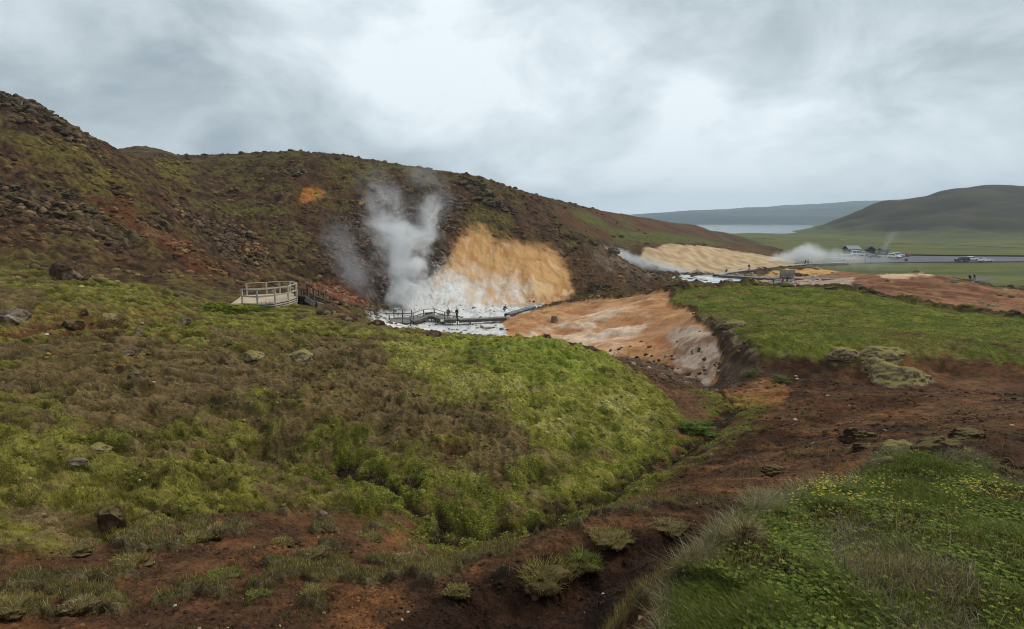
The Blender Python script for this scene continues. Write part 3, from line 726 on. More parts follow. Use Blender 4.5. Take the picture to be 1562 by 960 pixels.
far_sheet('far_mountains', [(500,345),(900,333),(975,328),(1040,323),(1120,319),(1200,314),(1280,309),(1340,306),(1410,303),(1470,304),(1600,315),(1900,330)], 2700, 1900, -24, (lin(62, 66, 58), lin(86, 84, 66)), MAT_FAR, 400, 60)

def water_material():
    m, t = new_mat('lake_water')
    geo = t.n('ShaderNodeNewGeometry').outputs['Position']
    a = t.n('ShaderNodeTexNoise', {'Vector': geo, 'Scale': .4, 'Detail': 4}).outputs[0]
    bump = t.n('ShaderNodeBump', {'Strength': .25, 'Distance': .3, 'Height': a})
    p = t.n('ShaderNodeBsdfPrincipled', {'Base Color': (.09, .12, .14, 1), 'Roughness': .12, 'IOR': 1.33, 'Normal': bump.outputs[0]})
    t.n('ShaderNodeOutputMaterial', {0: p.outputs[0]})
    return m
MAT_LAKE = water_material()
me = mesh_from('lake', np.array([(-800, 860, -21.5), (1100, 860, -21.5), (2600, 2900, -21.5), (-2200, 2900, -21.5)]), np.array([[0, 1, 2, 3]]), False)
link('lake', me, MAT_LAKE, kind='structure')
# ------------------------------------------------------------------ helpers for built things
class MB:
    """collects boxes, beams, tubes and lofts into one mesh"""
    def __init__(self): self.v = []; self.f = []
    def add(self, vs, fs):
        o = len(self.v); self.v += [tuple(x) for x in vs]; self.f += [tuple(o + i for i in q) for q in fs]; return self
    def box(self, c, s, rz=0.0):
        cx, cy, cz = c; a, b, d = s[0] / 2, s[1] / 2, s[2] / 2; k, q = math.cos(rz), math.sin(rz)
        vs = [(cx + x * k - y * q, cy + x * q + y * k, cz + z) for z in (-d, d) for x, y in ((-a, -b), (a, -b), (a, b), (-a, b))]
        return self.add(vs, [(3, 2, 1, 0), (4, 5, 6, 7), (0, 1, 5, 4), (1, 2, 6, 5), (2, 3, 7, 6), (3, 0, 4, 7)])
    def beam(self, p, q, wd, ht):
        """rectangular bar from p to q"""
        p = Vector(p); q = Vector(q); d = (q - p).normalized(); up = Vector((0, 0, 1)) if abs(d.z) < .9 else Vector((0, 1, 0))
        s = d.cross(up).normalized() * wd / 2; u = s.cross(d).normalized() * ht / 2
        vs = [p - s - u, p + s - u, p + s + u, p - s + u, q - s - u, q + s - u, q + s + u, q - s + u]
        return self.add(vs, [(0, 1, 2, 3), (7, 6, 5, 4), (4, 5, 1, 0), (5, 6, 2, 1), (6, 7, 3, 2), (7, 4, 0, 3)])
    def tube(self, pts, rad, n=8):
        pts = [Vector(p) for p in pts]; rad = rad if isinstance(rad, (list, tuple)) else [rad] * len(pts); o = len(self.v)
        for i, p in enumerate(pts):
            d = (pts[min(i + 1, len(pts) - 1)] - pts[max(i - 1, 0)]).normalized(); up = Vector((0, 0, 1)) if abs(d.z) < .9 else Vector((1, 0, 0))
            a = d.cross(up).normalized(); b = a.cross(d)
            for k in range(n): t = 2 * math.pi * k / n; self.v.append(tuple(p + (a * math.cos(t) + b * math.sin(t)) * rad[i]))
        for i in range(len(pts) - 1):
            for k in range(n): self.f.append((o + i * n + k, o + i * n + (k + 1) % n, o + (i + 1) * n + (k + 1) % n, o + (i + 1) * n + k))
        self.f.append(tuple(o + k for k in range(n))[::-1]); self.f.append(tuple(o + (len(pts) - 1) * n + k for k in range(n)))
        return self
    def prism(self, prof, y0, y1, axis='y'):
        """outline in x,z swept from y0 to y1"""
        n = len(prof); o = [(x, y0, z) for x, z in prof] + [(x, y1, z) for x, z in prof]
        return self.add(o, [tuple(range(n)), tuple(range(2 * n - 1, n - 1, -1))] + [(i, i + n, (i + 1) % n + n, (i + 1) % n) for i in range(n)])
    def build(self, name, mat, parent=None, smooth=False, bevel=0.0):
        me = bpy.data.meshes.new(name); me.from_pydata(self.v, [], self.f); me.update()
        import bmesh
        bm = bmesh.new(); bm.from_mesh(me); bmesh.ops.recalc_face_normals(bm, faces=bm.faces)
        if bevel: bmesh.ops.bevel(bm, geom=bm.edges[:], offset=bevel, segments=1, affect='EDGES')
        bm.to_mesh(me); bm.free()
        if smooth: me.polygons.foreach_set('use_smooth', np.ones(len(me.polygons), bool))
        return link(name, me, mat, parent)

def empty(name, loc, label, cat, rz=0.0, group=None):
    o = bpy.data.objects.new(name, None); C.objects.link(o); o.empty_display_size = .2
    o.location = loc; o.rotation_euler = (0, 0, rz); o['label'] = label; o['category'] = cat
    if group: o['group'] = group
    return o
def tag(o, label, cat, group=None):
    o['label'] = label; o['category'] = cat
    if group: o['group'] = group
    return o

def simple_mat(name, c, rough=.7, noise=.0, scale=6.0, metal=0.0, spec=.3, c2=None):
    m, t = new_mat(name)
    base = (*c, 1.0)
    p = t.n('ShaderNodeBsdfPrincipled', {'Roughness': rough, 'Metallic': metal, 'Specular IOR Level': spec})
    if noise or c2 is not None:
        tcn = t.n('ShaderNodeTexCoord').outputs['Object']
        a = t.n('ShaderNodeTexNoise', {'Vector': tcn, 'Scale': scale, 'Detail': 6, 'Roughness': .65}).outputs[0]
        c2_ = c2 if c2 is not None else tuple(x * (1 - noise) for x in c)
        t.t.links.new(t.mix(t.smooth(a, .35, .65), tuple(c2_), tuple(c)), p.inputs['Base Color'])
        b = t.n('ShaderNodeBump', {'Strength': .4, 'Distance': .02, 'Height': a}); t.t.links.new(b.outputs[0], p.inputs['Normal'])
    else: p.inputs['Base Color'].default_value = base
    t.n('ShaderNodeOutputMaterial', {0: p.outputs[0]})
    return m
L_ = lambda *c: tuple(float(x) for x in lin(*c))
def wood_mat(name, c1, c2):
    m, t = new_mat(name)
    tcn = t.n('ShaderNodeTexCoord').outputs['Object']
    mp = t.n('ShaderNodeMapping', {'Vector': tcn, 'Scale': (3, 3, 18)}).outputs[0]
    a = t.n('ShaderNodeTexNoise', {'Vector': mp, 'Scale': 2.0, 'Detail': 6, 'Roughness': .7}).outputs[0]
    b = t.n('ShaderNodeTexNoise', {'Vector': tcn, 'Scale': 1.1, 'Detail': 3}).outputs[0]
    base = t.mix(t.smooth(t.math('ADD', t.math('MULTIPLY', a, .6), t.math('MULTIPLY', b, .4)), .35, .65), c1, c2)
    bu = t.n('ShaderNodeBump', {'Strength': .4, 'Distance': .01, 'Height': a})
    p = t.n('ShaderNodeBsdfPrincipled', {'Base Color': base, 'Roughness': .85, 'Specular IOR Level': .2, 'Normal': bu.outputs[0]})
    t.n('ShaderNodeOutputMaterial', {0: p.outputs[0]})
    return m
W_PALE = wood_mat('weathered_pale_wood', L_(196, 188, 174), L_(150, 142, 130))
W_DECK = wood_mat('sandy_deck_wood', L_(206, 186, 160), L_(176, 154, 128))
W_DARK = wood_mat('weathered_dark_wood', L_(104, 96, 88), L_(62, 56, 52))
W_GREY = wood_mat('weathered_grey_wood', L_(150, 148, 144), L_(106, 104, 100))

def on_level(u, v, z):
    Yv = z / slope_of(v); return Vector(place(u, v, Yv))

def rail_run(parent, pts, height, mat, post_w=.10, rail_h=.10, rails=(1.0, .55), foot=.3, post_spacing=None):
    """posts at the points, rails between them; pts are deck-level vectors"""
    pts = [Vector(p) for p in pts]
    for p in pts:
        MB().beam(p - Vector((0, 0, foot)), p + Vector((0, 0, height)), post_w, post_w).build('post', mat, parent)
    for k in rails:
        mb = MB()
        for a, b in zip(pts[:-1], pts[1:]):
            up = Vector((0, 0, height * k)); off = Vector((0, -.07, 0)) if k < 1 else Vector((0, 0, .0))
            d = (b - a).normalized() * .04
            mb.beam(a + up + off - d, b + up + off + d, .05 if k < 1 else .14, rail_h if k < 1 else .05)
        mb.build('rail', mat, parent)

def walk_strip(name, pts, width, mat, parent, thick=.10, board=.15, side=True, skirt=.40):
    """planked walkway along deck-level points"""
    pts = [Vector(p) for p in pts]; mb = MB(); sd_ = MB()
    for a, b in zip(pts[:-1], pts[1:]):
        d = b - a; L = d.length; n = max(1, min(int(L / board), 160)); dn = d.normalized(); s = Vector((-dn.y, dn.x, 0)).normalized() * width / 2
        for i in range(n):
            p = a + d * ((i + .04) / n); q = a + d * ((i + .94) / n)
            t_ = Vector((0, 0, thick * .5))
            vs = [p - s - t_, p + s - t_, q + s - t_, q - s - t_, p - s + t_, p + s + t_, q + s + t_, q - s + t_]
            mb.add(vs, [(3, 2, 1, 0), (4, 5, 6, 7), (0, 1, 5, 4), (1, 2, 6, 5), (2, 3, 7, 6), (3, 0, 4, 7)])
        for sg in (-1, 1):
            o = s * (.97 * sg) - Vector((0, 0, .06 + skirt / 2)); sd_.beam(a + o, b + o, .08, skirt)
            k = max(1, int(L / 2.5))
            for i in range(k): c_ = a + d * ((i + .5) / k) + s * (.9 * sg); sd_.beam(c_ - Vector((0, 0, .9)), c_ - Vector((0, 0, .2)), .12, .12)
    o = mb.build(name, mat, parent)
    if side: sd_.build('frame', W_DARK, parent)
    return o

# ------------------------------------------------------------------ viewing platform on the shoulder of the slope
ZD = -6.32
g = lambda u, v: on_level(u, v, ZD)
org = g(410, 456)
plat = empty('viewing_platform', org, 'pale wooden viewing platform with curved railing on grassy shoulder, left of the steam', 'viewing platform')
def rel(p, o): return Vector(p) - Vector(o)
front = [g(370, 462.5), g(393, 463.5), g(420, 461), g(440, 457), g(452.5, 452.5)]
rear = [g(377, 450.5), g(407, 448.8), g(427, 447.2), g(443, 447.3), g(453, 449.5)]
out_ = [g(356, 464)] + front + rear[::-1] + [g(368, 452)]
out_ = [rel(p, org) for p in out_]
mb = MB(); n = len(out_)
mb.add([(p.x, p.y, .0) for p in out_] + [(p.x, p.y, -.08) for p in out_], [tuple(range(n)), tuple(range(2 * n - 1, n - 1, -1))] + [(i, i + n, (i + 1) % n + n, (i + 1) % n) for i in range(n)])
mb.build('deck', W_DECK, plat)
r1, r2, r3, r4 = rel(g(338, 464), org), rel(g(355.5, 464), org), rel(g(367.5, 452), org), rel(g(352, 454.5), org)
mb = MB(); vs = [(r1.x, r1.y, -.22), (r2.x, r2.y, -.004), (r3.x, r3.y, -.004), (r4.x, r4.y, -.12)]
mb.add(vs + [(a, b, c - .09) for a, b, c in vs], [(0, 1, 2, 3), (7, 6, 5, 4), (0, 4, 5, 1), (1, 5, 6, 2), (2, 6, 7, 3), (3, 7, 4, 0)]).build('ramp', W_DECK, plat)
rail_run(plat, [rel(p, org) for p in front], 1.08, W_PALE, .11, .12, (1.0, .5), .5)
rail_run(plat, [rel(p, org) for p in rear], 1.02, W_PALE, .11, .12, (1.0, .5), .4)
for k in range(4):
    mb = MB()
    fr = [rel(p, org) for p in front[1:]] + [rel(rear[-1], org)]
    for a, b in zip(fr[:-1], fr[1:]):
        o = Vector((0, -.09, -.06 - k * .175)); mb.beam(a + o, b + o, .05, .105)
    mb.build('skirt_board', W_PALE, plat)

# ------------------------------------------------------------------ stairs and boardwalk down to the springs
def P3(u, v, Yv): return Vector(place(u, v, Yv))
st0 = g(455, 451)
stair_pts = [st0, P3(470, 461, 49), P3(487, 466, 56), P3(515, 475, 68), P3(545, 481, 78)]
stairs = empty('boardwalk_stairs', st0, 'dark wooden stairway with handrails descending from the viewing platform towards the springs', 'stairway')
walk_strip('treads', [rel(p, st0) for p in stair_pts], 1.5, W_GREY, stairs, .08, .45)
for sg in (-1, 1):
    rail_run(stairs, [rel(p, st0) + Vector((.25 * sg, .75 * sg, 0)) for p in
        [stair_pts[0].lerp(stair_pts[1], .35), stair_pts[1], stair_pts[1].lerp(stair_pts[2], .5), stair_pts[2], stair_pts[2].lerp(stair_pts[3], .33), stair_pts[2].lerp(stair_pts[3], .66), stair_pts[3], stair_pts[3].lerp(stair_pts[4], .5), stair_pts[4]]],
        1.1, W_DARK, .13, .12, (1.0, .5), .6)
ZB = -15.6
gb = lambda u, v: on_level(u, v, ZB)
bw0 = P3(545, 481, 78)
bwalk = empty('spring_boardwalk', bw0, 'grey railed boardwalk with a lookout deck over the white steaming springs', 'boardwalk')
B1 = Vector(place(573, 484, 85)); B2 = gb(594, 489); B3 = gb(627, 489); B4 = Vector(place(647, 482.5, 92.5)); B5 = Vector(place(663, 481, 93.5)); B6 = gb(679, 486.5); B7 = gb(698, 487)
walk_strip('walkway', [rel(p, bw0) for p in (bw0, B1, B2, B3, B4, B5, B6, B7)], 1.7, W_GREY, bwalk, .09, .3)
F1, F2, F3 = gb(594, 492), gb(614, 492), gb(626, 492.5); K1, K2 = gb(601, 484), gb(628, 484)
dk = MB(); d4 = [rel(p, bw0) for p in (F1, F3, K2, K1)]
dk.add([(p.x, p.y, p.z + .012) for p in d4] + [(p.x, p.y, p.z - .12) for p in d4], [(0, 1, 2, 3), (7, 6, 5, 4), (0, 4, 5, 1), (1, 5, 6, 2), (2, 6, 7, 3), (3, 7, 4, 0)]).build('lookout_deck', W_GREY, bwalk)
rail_run(bwalk, [rel(p, bw0) for p in (bw0 + Vector((0, -.7, 0)), B1 + Vector((0, -.8, 0)), F1, F2, F3)], 1.15, W_DARK, .13, .12, (1.0, .5), .8)
rail_run(bwalk, [rel(p, bw0) for p in (bw0 + Vector((0, .8, 0)), B1 + Vector((0, .8, 0)), K1 - Vector((2.6, 0, 0)), K1, (K1 + K2) / 2, K2)], 1.2, W_DARK, .13, .12, (1.0, .5), .8)
rail_run(bwalk, [rel(p + Vector((0, -.4, 0)), bw0) for p in (gb(631, 488), B4, B5, B6, B7)], 1.15, W_DARK, .14, .13, (1.0, .5), .8)
low0 = gb(700, 488)
low = empty('low_boardwalk', low0, 'low plank path without railing running right across the white spring floor', 'boardwalk')
walk_strip('walkway', [rel(p, low0) for p in (gb(699.5, 487.3), gb(735, 486), gb(771, 484))], 1.2, W_GREY, low, .08, .3)
lw0 = gb(775, 478)
low2 = empty('low_boardwalk', lw0, 'short plank path beyond the crouching visitor, at foot of orange slope', 'boardwalk')
walk_strip('walkway', [rel(p, lw0) for p in (gb(774, 479), gb(795, 473), gb(813, 467.5))], 1.2, W_GREY, low2, .08, .3)

# ------------------------------------------------------------------ far boardwalk on the flat by the pale slope
ZF = -14.6
gf = lambda u, v: on_level(u, v, ZF)
A0 = gf(1096, 418.8)
fb = empty('far_boardwalk', A0, 'long pale boardwalk without rails forking towards the car park steam', 'boardwalk')
walk_strip('upper_branch', [rel(gf(*p), A0) for p in ((1094, 419), (1105, 416), (1135, 412), (1165, 408.5), (1200, 405.2), (1235, 402.4), (1290, 400.5))], 2.4, W_PALE, fb, .12, .4, True, .8)
walk_strip('lower_branch', [rel(gf(*p), A0) + Vector((0, 0, -.02)) for p in ((1098, 419.6), (1130, 421.5), (1166, 424.2), (1215, 424.6), (1290, 426), (1345, 428))], 2.0, W_GREY, fb, .12, .4, True, .7)
D0 = gf(1196, 429)
ldk = empty('lookout_platform', D0, 'grey railed lookout platform with two visitors, beside the far boardwalk', 'viewing platform')
cs = [gf(1180, 432), gf(1192, 434.5), gf(1206, 434), gf(1212, 431), gf(1210, 426), gf(1190, 425), gf(1181, 427.5)]
cr_ = [rel(p, D0) for p in cs]; n = len(cr_)
MB().add([(p.x, p.y, .014) for p in cr_] + [(p.x, p.y, -.12) for p in cr_], [tuple(range(n)), tuple(range(2 * n - 1, n - 1, -1))] + [(i, i + n, (i + 1) % n + n, (i + 1) % n) for i in range(n)]).build('deck', W_GREY, ldk)
rail_run(ldk, cr_ + [cr_[0]], 1.1, W_GREY, .12, .12, (1.0, .66, .33), .6)
scr = MB(); sa, sb = cr_[5], cr_[4] + Vector((.3, 0, 0))
for k in range(11): scr.beam(sa + Vector((0, .12, .12 + k * .2)), sb + Vector((0, .12, .12 + k * .2)), .05, .17)
for t_ in (0, .33, .66, 1): p_ = sa.lerp(sb, t_); scr.beam(p_ + Vector((0, .2, -.6)), p_ + Vector((0, .2, 2.3)), .14, .14)
scr.build('slatted_screen', W_GREY, ldk)
# ------------------------------------------------------------------ roads and car park
def ribbon(name, pts, width, mat, lift=.06, kind='structure'):
    """sheet laid along plan points, following the ground"""
    P_ = []
    for a, b in zip(pts[:-1], pts[1:]):
        for i in range(14): P_.append(Vector(a).lerp(Vector(b), i / 14))
    P_.append(Vector(pts[-1])); co = []
    for i, p in enumerate(P_):
        d = (P_[min(i + 1, len(P_) - 1)] - P_[max(i - 1, 0)]); d.z = 0; d.normalize(); s = Vector((-d.y, d.x, 0))
        for k in (-1, -.33, .33, 1):
            q = p + s * width / 2 * k; co.append((q.x, q.y, 0))
    co = np.array(co); co[:, 2] = np.maximum(gz(co[:, 0], co[:, 1]), land(co[:, 0], co[:, 1])) + lift
    fs = [(i * 4 + k, i * 4 + k + 1, i * 4 + k + 5, i * 4 + k + 4) for i in range(len(P_) - 1) for k in range(3)]
    me = mesh_from(name, co, np.array(fs)[:, ::-1].copy())
    return link(name, me, mat, kind=kind)
M_ASPH = simple_mat('asphalt', L_(112, 112, 114), .9, .3, .35)
M_ASPH2 = simple_mat('car_park_gravel', L_(106, 106, 110), .95, .25, .3)
M_PATH = simple_mat('gravel_path', L_(104, 102, 100), .95, .3, .6)
M_DARK = simple_mat('dark_strip', L_(52, 48, 42), .95, .4, 1.0)  # dark tone for the path line and the kerb shadow strip
Zp = lambda u, v: Vector((*march(u, v, 100, 900), 0))
ribbon('road', [Zp(1150, 363.5), Zp(1200, 365.8), Zp(1290, 369), Zp(1400, 372.3), Zp(1480, 375), Zp(1562, 378.5), Zp(1750, 386)], 5.5, M_ASPH, .25)
def flat_sheet(name, pix, mat, lift=.05, thick=.0, ref=None):
    c = [Vector(march(u, v, 100, 500)).to_3d() for u, v in pix]
    z = -15.5 + .28 + lift
    n = len(c); me = bpy.data.meshes.new(name)
    me.from_pydata([(p.x, p.y, z) for p in c] + [(p.x, p.y, z - .8) for p in c], [], [tuple(range(n))] + [(i, i + n, (i + 1) % n + n, (i + 1) % n) for i in range(n)])
    return link(name, me, mat, kind='structure')
flat_sheet('car_park', [(1262, 401), (1310, 402.5), (1390, 401.3), (1562, 400.3), (1800, 400.5), (1800, 394), (1562, 392.3), (1450, 391.3), (1390, 390.6), (1345, 388.5), (1262, 388)], M_ASPH2, .1)
ZC = -15.12
kb = [(1352, 389.6), (1400, 390.3), (1450, 391)]
mb = MB()
pk = [on_level(u, v, ZC) for u, v in [(1335, 388.6), (1395, 390.2), (1455, 391), (1562, 391.8)]]
for a, b in zip(pk[:-1], pk[1:]): mb.beam(a + Vector((0, .6, .15)), b + Vector((0, .6, .15)), 1.6, .75)
o = mb.build('bank_shadow_strip', M_DARK, None); o['kind'] = 'structure'  # raised dark strip, the kerb and embankment shadow put into its colour
ribbon('footpath', [Zp(1463, 432.5), Zp(1478, 430), Zp(1492, 426.5), Zp(1508, 423.5)], 4.5, M_PATH, .07)
ribbon('footpath', [Zp(1400, 419.8), Zp(1460, 427), Zp(1510, 436.8), Zp(1562, 445), Zp(1700, 462)], 1.6, M_DARK, .05)

# warm pool at the foot of the pale slope
def pool_material():
    m, t = new_mat('milky_pool')
    geo = t.n('ShaderNodeNewGeometry').outputs['Position']
    a = t.n('ShaderNodeTexNoise', {'Vector': geo, 'Scale': .25, 'Detail': 5}).outputs[0]
    base = t.mix(t.smooth(a, .4, .62), L_(150, 168, 176), L_(226, 232, 232))
    p = t.n('ShaderNodeBsdfPrincipled', {'Base Color': base, 'Roughness': .25, 'IOR': 1.33})
    t.n('ShaderNodeOutputMaterial', {0: p.outputs[0]})
    return m
M_POOL = pool_material()
def pool(name, pix, z, r0, r1):
    c = [on_level(u, v, z) for u, v in pix]; n = len(c); me = bpy.data.meshes.new(name)
    rr_ = random.Random(3); me.from_pydata([(p.x + rr_.uniform(-.3, .3), p.y + rr_.uniform(-.5, .5), z) for p in c], [], [tuple(range(n))])
    return link(name, me, M_POOL, kind='structure')
pool('pool_water', [(1010, 424), (1022, 420), (1045, 418.5), (1070, 420), (1090, 420.5), (1125, 423.5), (1150, 426), (1130, 428.5), (1110, 430), (1112, 433), (1090, 434.5), (1060, 434), (1035, 431)], -15.2, 120, 180)

# ------------------------------------------------------------------ vehicles
M_GLASS = simple_mat('dark_car_glass', L_(28, 34, 40), .08, 0, 1, 0, .8)
M_TYRE = simple_mat('tyre_rubber', L_(26, 26, 27), .85)
M_RIM = simple_mat('alloy_rim', L_(150, 152, 156), .35, 0, 1, .8)
M_LAMP = simple_mat('lamp_lens', L_(225, 225, 220), .15)
M_TAIL = simple_mat('tail_lens', L_(150, 20, 18), .2)
def paint_mat(name, c): return simple_mat(name, L_(*c), .28, 0, 1, 0.0, .6)
PAINT = {'white': paint_mat('white_paint', (240, 242, 244)), 'grey': paint_mat('grey_paint', (84, 88, 96)), 'silver': paint_mat('silver_paint', (150, 150, 146)), 'red': paint_mat('red_paint', (176, 36, 30)), 'cream': paint_mat('cream_paint', (232, 220, 204)), 'dark': paint_mat('dark_paint', (58, 60, 66))}
SHAPES = {   # length, width, body outline (x, z), cabin outline (x, z)
 'hatchback': (4.2, 1.75, [(-2.1, .35), (2.05, .35), (2.1, .6), (2.0, .78), (1.1, .95), (-1.9, .98), (-2.1, .7)], [(1.15, .93), (.45, 1.42), (-1.45, 1.45), (-1.92, .96)]),
 'saloon': (4.5, 1.78, [(-2.25, .35), (2.2, .35), (2.25, .6), (2.1, .76), (1.1, .92), (-1.3, .96), (-2.15, .95), (-2.25, .7)], [(1.1, .9), (.4, 1.38), (-.9, 1.4), (-1.6, .95)]),
 'suv': (4.7, 1.9, [(-2.35, .42), (2.25, .42), (2.35, .75), (2.2, .98), (1.15, 1.1), (-2.2, 1.12), (-2.35, .85)], [(1.2, 1.08), (.6, 1.72), (-1.95, 1.76), (-2.25, 1.1)]),
 'van': (5.4, 2.0, [(-2.7, .4), (2.55, .4), (2.7, .75), (2.45, 1.15), (1.9, 1.3), (-2.68, 1.3)], [(1.95, 1.28), (1.15, 2.12), (.6, 2.25), (-2.5, 2.28), (-2.68, 1.29)]),
}
def tapered(mb, prof, w0, w1, zlo, zhi):
    """outline swept across the width, narrower towards the top"""
    n = len(prof); wf = lambda z: w0 + (w1 - w0) * (z - zlo) / (zhi - zlo)
    mb.add([(x, -wf(z) / 2, z) for x, z in prof] + [(x, wf(z) / 2, z) for x, z in prof], [tuple(range(n)), tuple(range(2 * n - 1, n - 1, -1))] + [(i, i + n, (i + 1) % n + n, (i + 1) % n) for i in range(n)])
def vehicle(shape, colour, loc, rz, label, cat, group=None):
    L, Wd, body, cab = SHAPES[shape]
    r = empty({'suv': 'parked_car', 'hatchback': 'parked_car', 'saloon': 'parked_car', 'van': 'minibus'}[shape], loc, label, cat, rz, group)
    zt = max(z for x, z in cab); zb = min(z for x, z in cab)
    mb = MB(); tapered(mb, body, Wd, Wd * .96, .3, 1.2); mb.build('body', PAINT[colour], r, False, .05)
    mb = MB(); tapered(mb, cab, Wd * .94, Wd * .74, zb, zt); mb.build('cabin', PAINT[colour], r, False, .04)
    cx = sum(x for x, z in cab) / len(cab)
    wf = lambda z: (Wd * .94 + (Wd * .74 - Wd * .94) * (z - zb) / (zt - zb)) / 2 + .006
    top = [p for p in cab if p[1] > zb + .2]; fx, fz = cab[0]; gx, gz_ = cab[1]; rx, rz_ = cab[-1]; sx, sz = cab[-2]
    zl, zh = zb + .06, zt - .10
    for s in (-1, 1):
        xa0 = fx + (gx - fx) * .12 - .12; xa1 = fx + (gx - fx) * .85 - .12; xb0 = rx + (sx - rx) * .12 + .14; xb1 = rx + (sx - rx) * .85 + .14
        cuts = [0, .5, 1] if shape != 'van' else [0, .26, .62, 1]
        for k in range(len(cuts) - 1):
            a, b = cuts[k] + .015, cuts[k + 1] - .015; lo = lambda t: xa0 + (xb0 - xa0) * t; hi = lambda t: xa1 + (xb1 - xa1) * t
            q = [(lo(a), s * wf(zl), zl), (lo(b), s * wf(zl), zl), (hi(b), s * wf(zh), zh), (hi(a), s * wf(zh), zh)]
            MB().add(q + [(x, y - s * .03, z) for x, y, z in q], [(0, 1, 2, 3), (7, 6, 5, 4), (0, 4, 5, 1), (1, 5, 6, 2), (2, 6, 7, 3), (3, 7, 4, 0)]).build('window', M_GLASS, r)
    for nm, (ax, az), (bx, bz), sg in (('windscreen', (fx, fz), (gx, gz_), 1), ('rear_window', (rx, rz_), (sx, sz), -1)):
        t0, t1 = .12, .9; p = (ax + (bx - ax) * t0 + .012 * sg, az + (bz - az) * t0 + .01); q = (ax + (bx - ax) * t1 + .012 * sg, az + (bz - az) * t1 + .01)
        vs = [(p[0], -wf(p[1]) + .1, p[1]), (p[0], wf(p[1]) - .1, p[1]), (q[0], wf(q[1]) - .08, q[1]), (q[0], -wf(q[1]) + .08, q[1])]
        MB().add(vs + [(x - sg * .03, y, z - .02) for x, y, z in vs], [(0, 1, 2, 3), (7, 6, 5, 4), (0, 4, 5, 1), (1, 5, 6, 2), (2, 6, 7, 3), (3, 7, 4, 0)]).build(nm, M_GLASS, r)
    for x in (L * .31, -L * .31):
        for s in (-1, 1):
            w_ = MB().tube([(x, s * (Wd / 2 - .20), .33), (x, s * (Wd / 2 + .015), .33)], .335, 18).build('wheel', M_TYRE, r)
            MB().tube([(x, s * (Wd / 2 + .0), .33), (x, s * (Wd / 2 + .03), .33)], .2, 14).build('rim', M_RIM, w_)
    for s in (-1, 1):
        MB().box((L / 2 - .06, s * Wd * .36, .72), (.16, .34, .16)).build('headlight', M_LAMP, r, False, .02)
        MB().box((-L / 2 + .02, s * Wd * .38, .85), (.12, .22, .26)).build('tail_light', M_TAIL, r, False, .02)
        MB().box((fx - .25, s * (Wd / 2 + .1), zb + .12), (.14, .2, .14)).build('mirror', PAINT[colour], r, False, .02)
    MB().box((L / 2 + .0, 0, .5), (.1, Wd * .9, .2)).build('bumper', M_TYRE, r, False, .02)
    return r
cp = lambda u, v: on_level(u, v, ZC)
vehicle('van', 'cream', cp(1293, 398), math.radians(-8), 'cream minibus half veiled by white steam beside the boardwalk end', 'minibus')
vehicle('van', 'white', cp(1308, 390.3), math.radians(-5), 'white van parked in front of the blue-grey roofed hut', 'van')
vehicle('suv', 'white', cp(1320, 390.6), math.radians(-12), 'white car parked just right of the white van by the huts', 'car')
vehicle('hatchback', 'silver', cp(1328, 391.6), math.radians(-25), 'silver car parked between the white car and the dark grey saloon', 'car')
vehicle('saloon', 'grey', cp(1334, 393.6), math.radians(-20), 'dark grey saloon parked in front of the small gabled hut', 'car')
vehicle('suv', 'white', cp(1364, 394), math.radians(-60), 'white car facing the camera beside a half hidden second white car', 'car')
vehicle('suv', 'white', cp(1369, 391.6), math.radians(-10), 'white car half hidden between facing white car and red car', 'car')
vehicle('hatchback', 'red', cp(1379, 391.6), math.radians(-5), 'red car parked at the end of the car park row', 'car')
vehicle('suv', 'dark', cp(1467, 399), math.radians(175), 'dark grey car parked nose to tail with a white hatchback', 'car')
vehicle('hatchback', 'white', cp(1481.5, 397.5), math.radians(0), 'white hatchback parked directly right of the dark grey car', 'car')
vehicle('saloon', 'white', cp(1503, 399.6), math.radians(-4), 'white saloon standing alone farthest right in the car park', 'car')

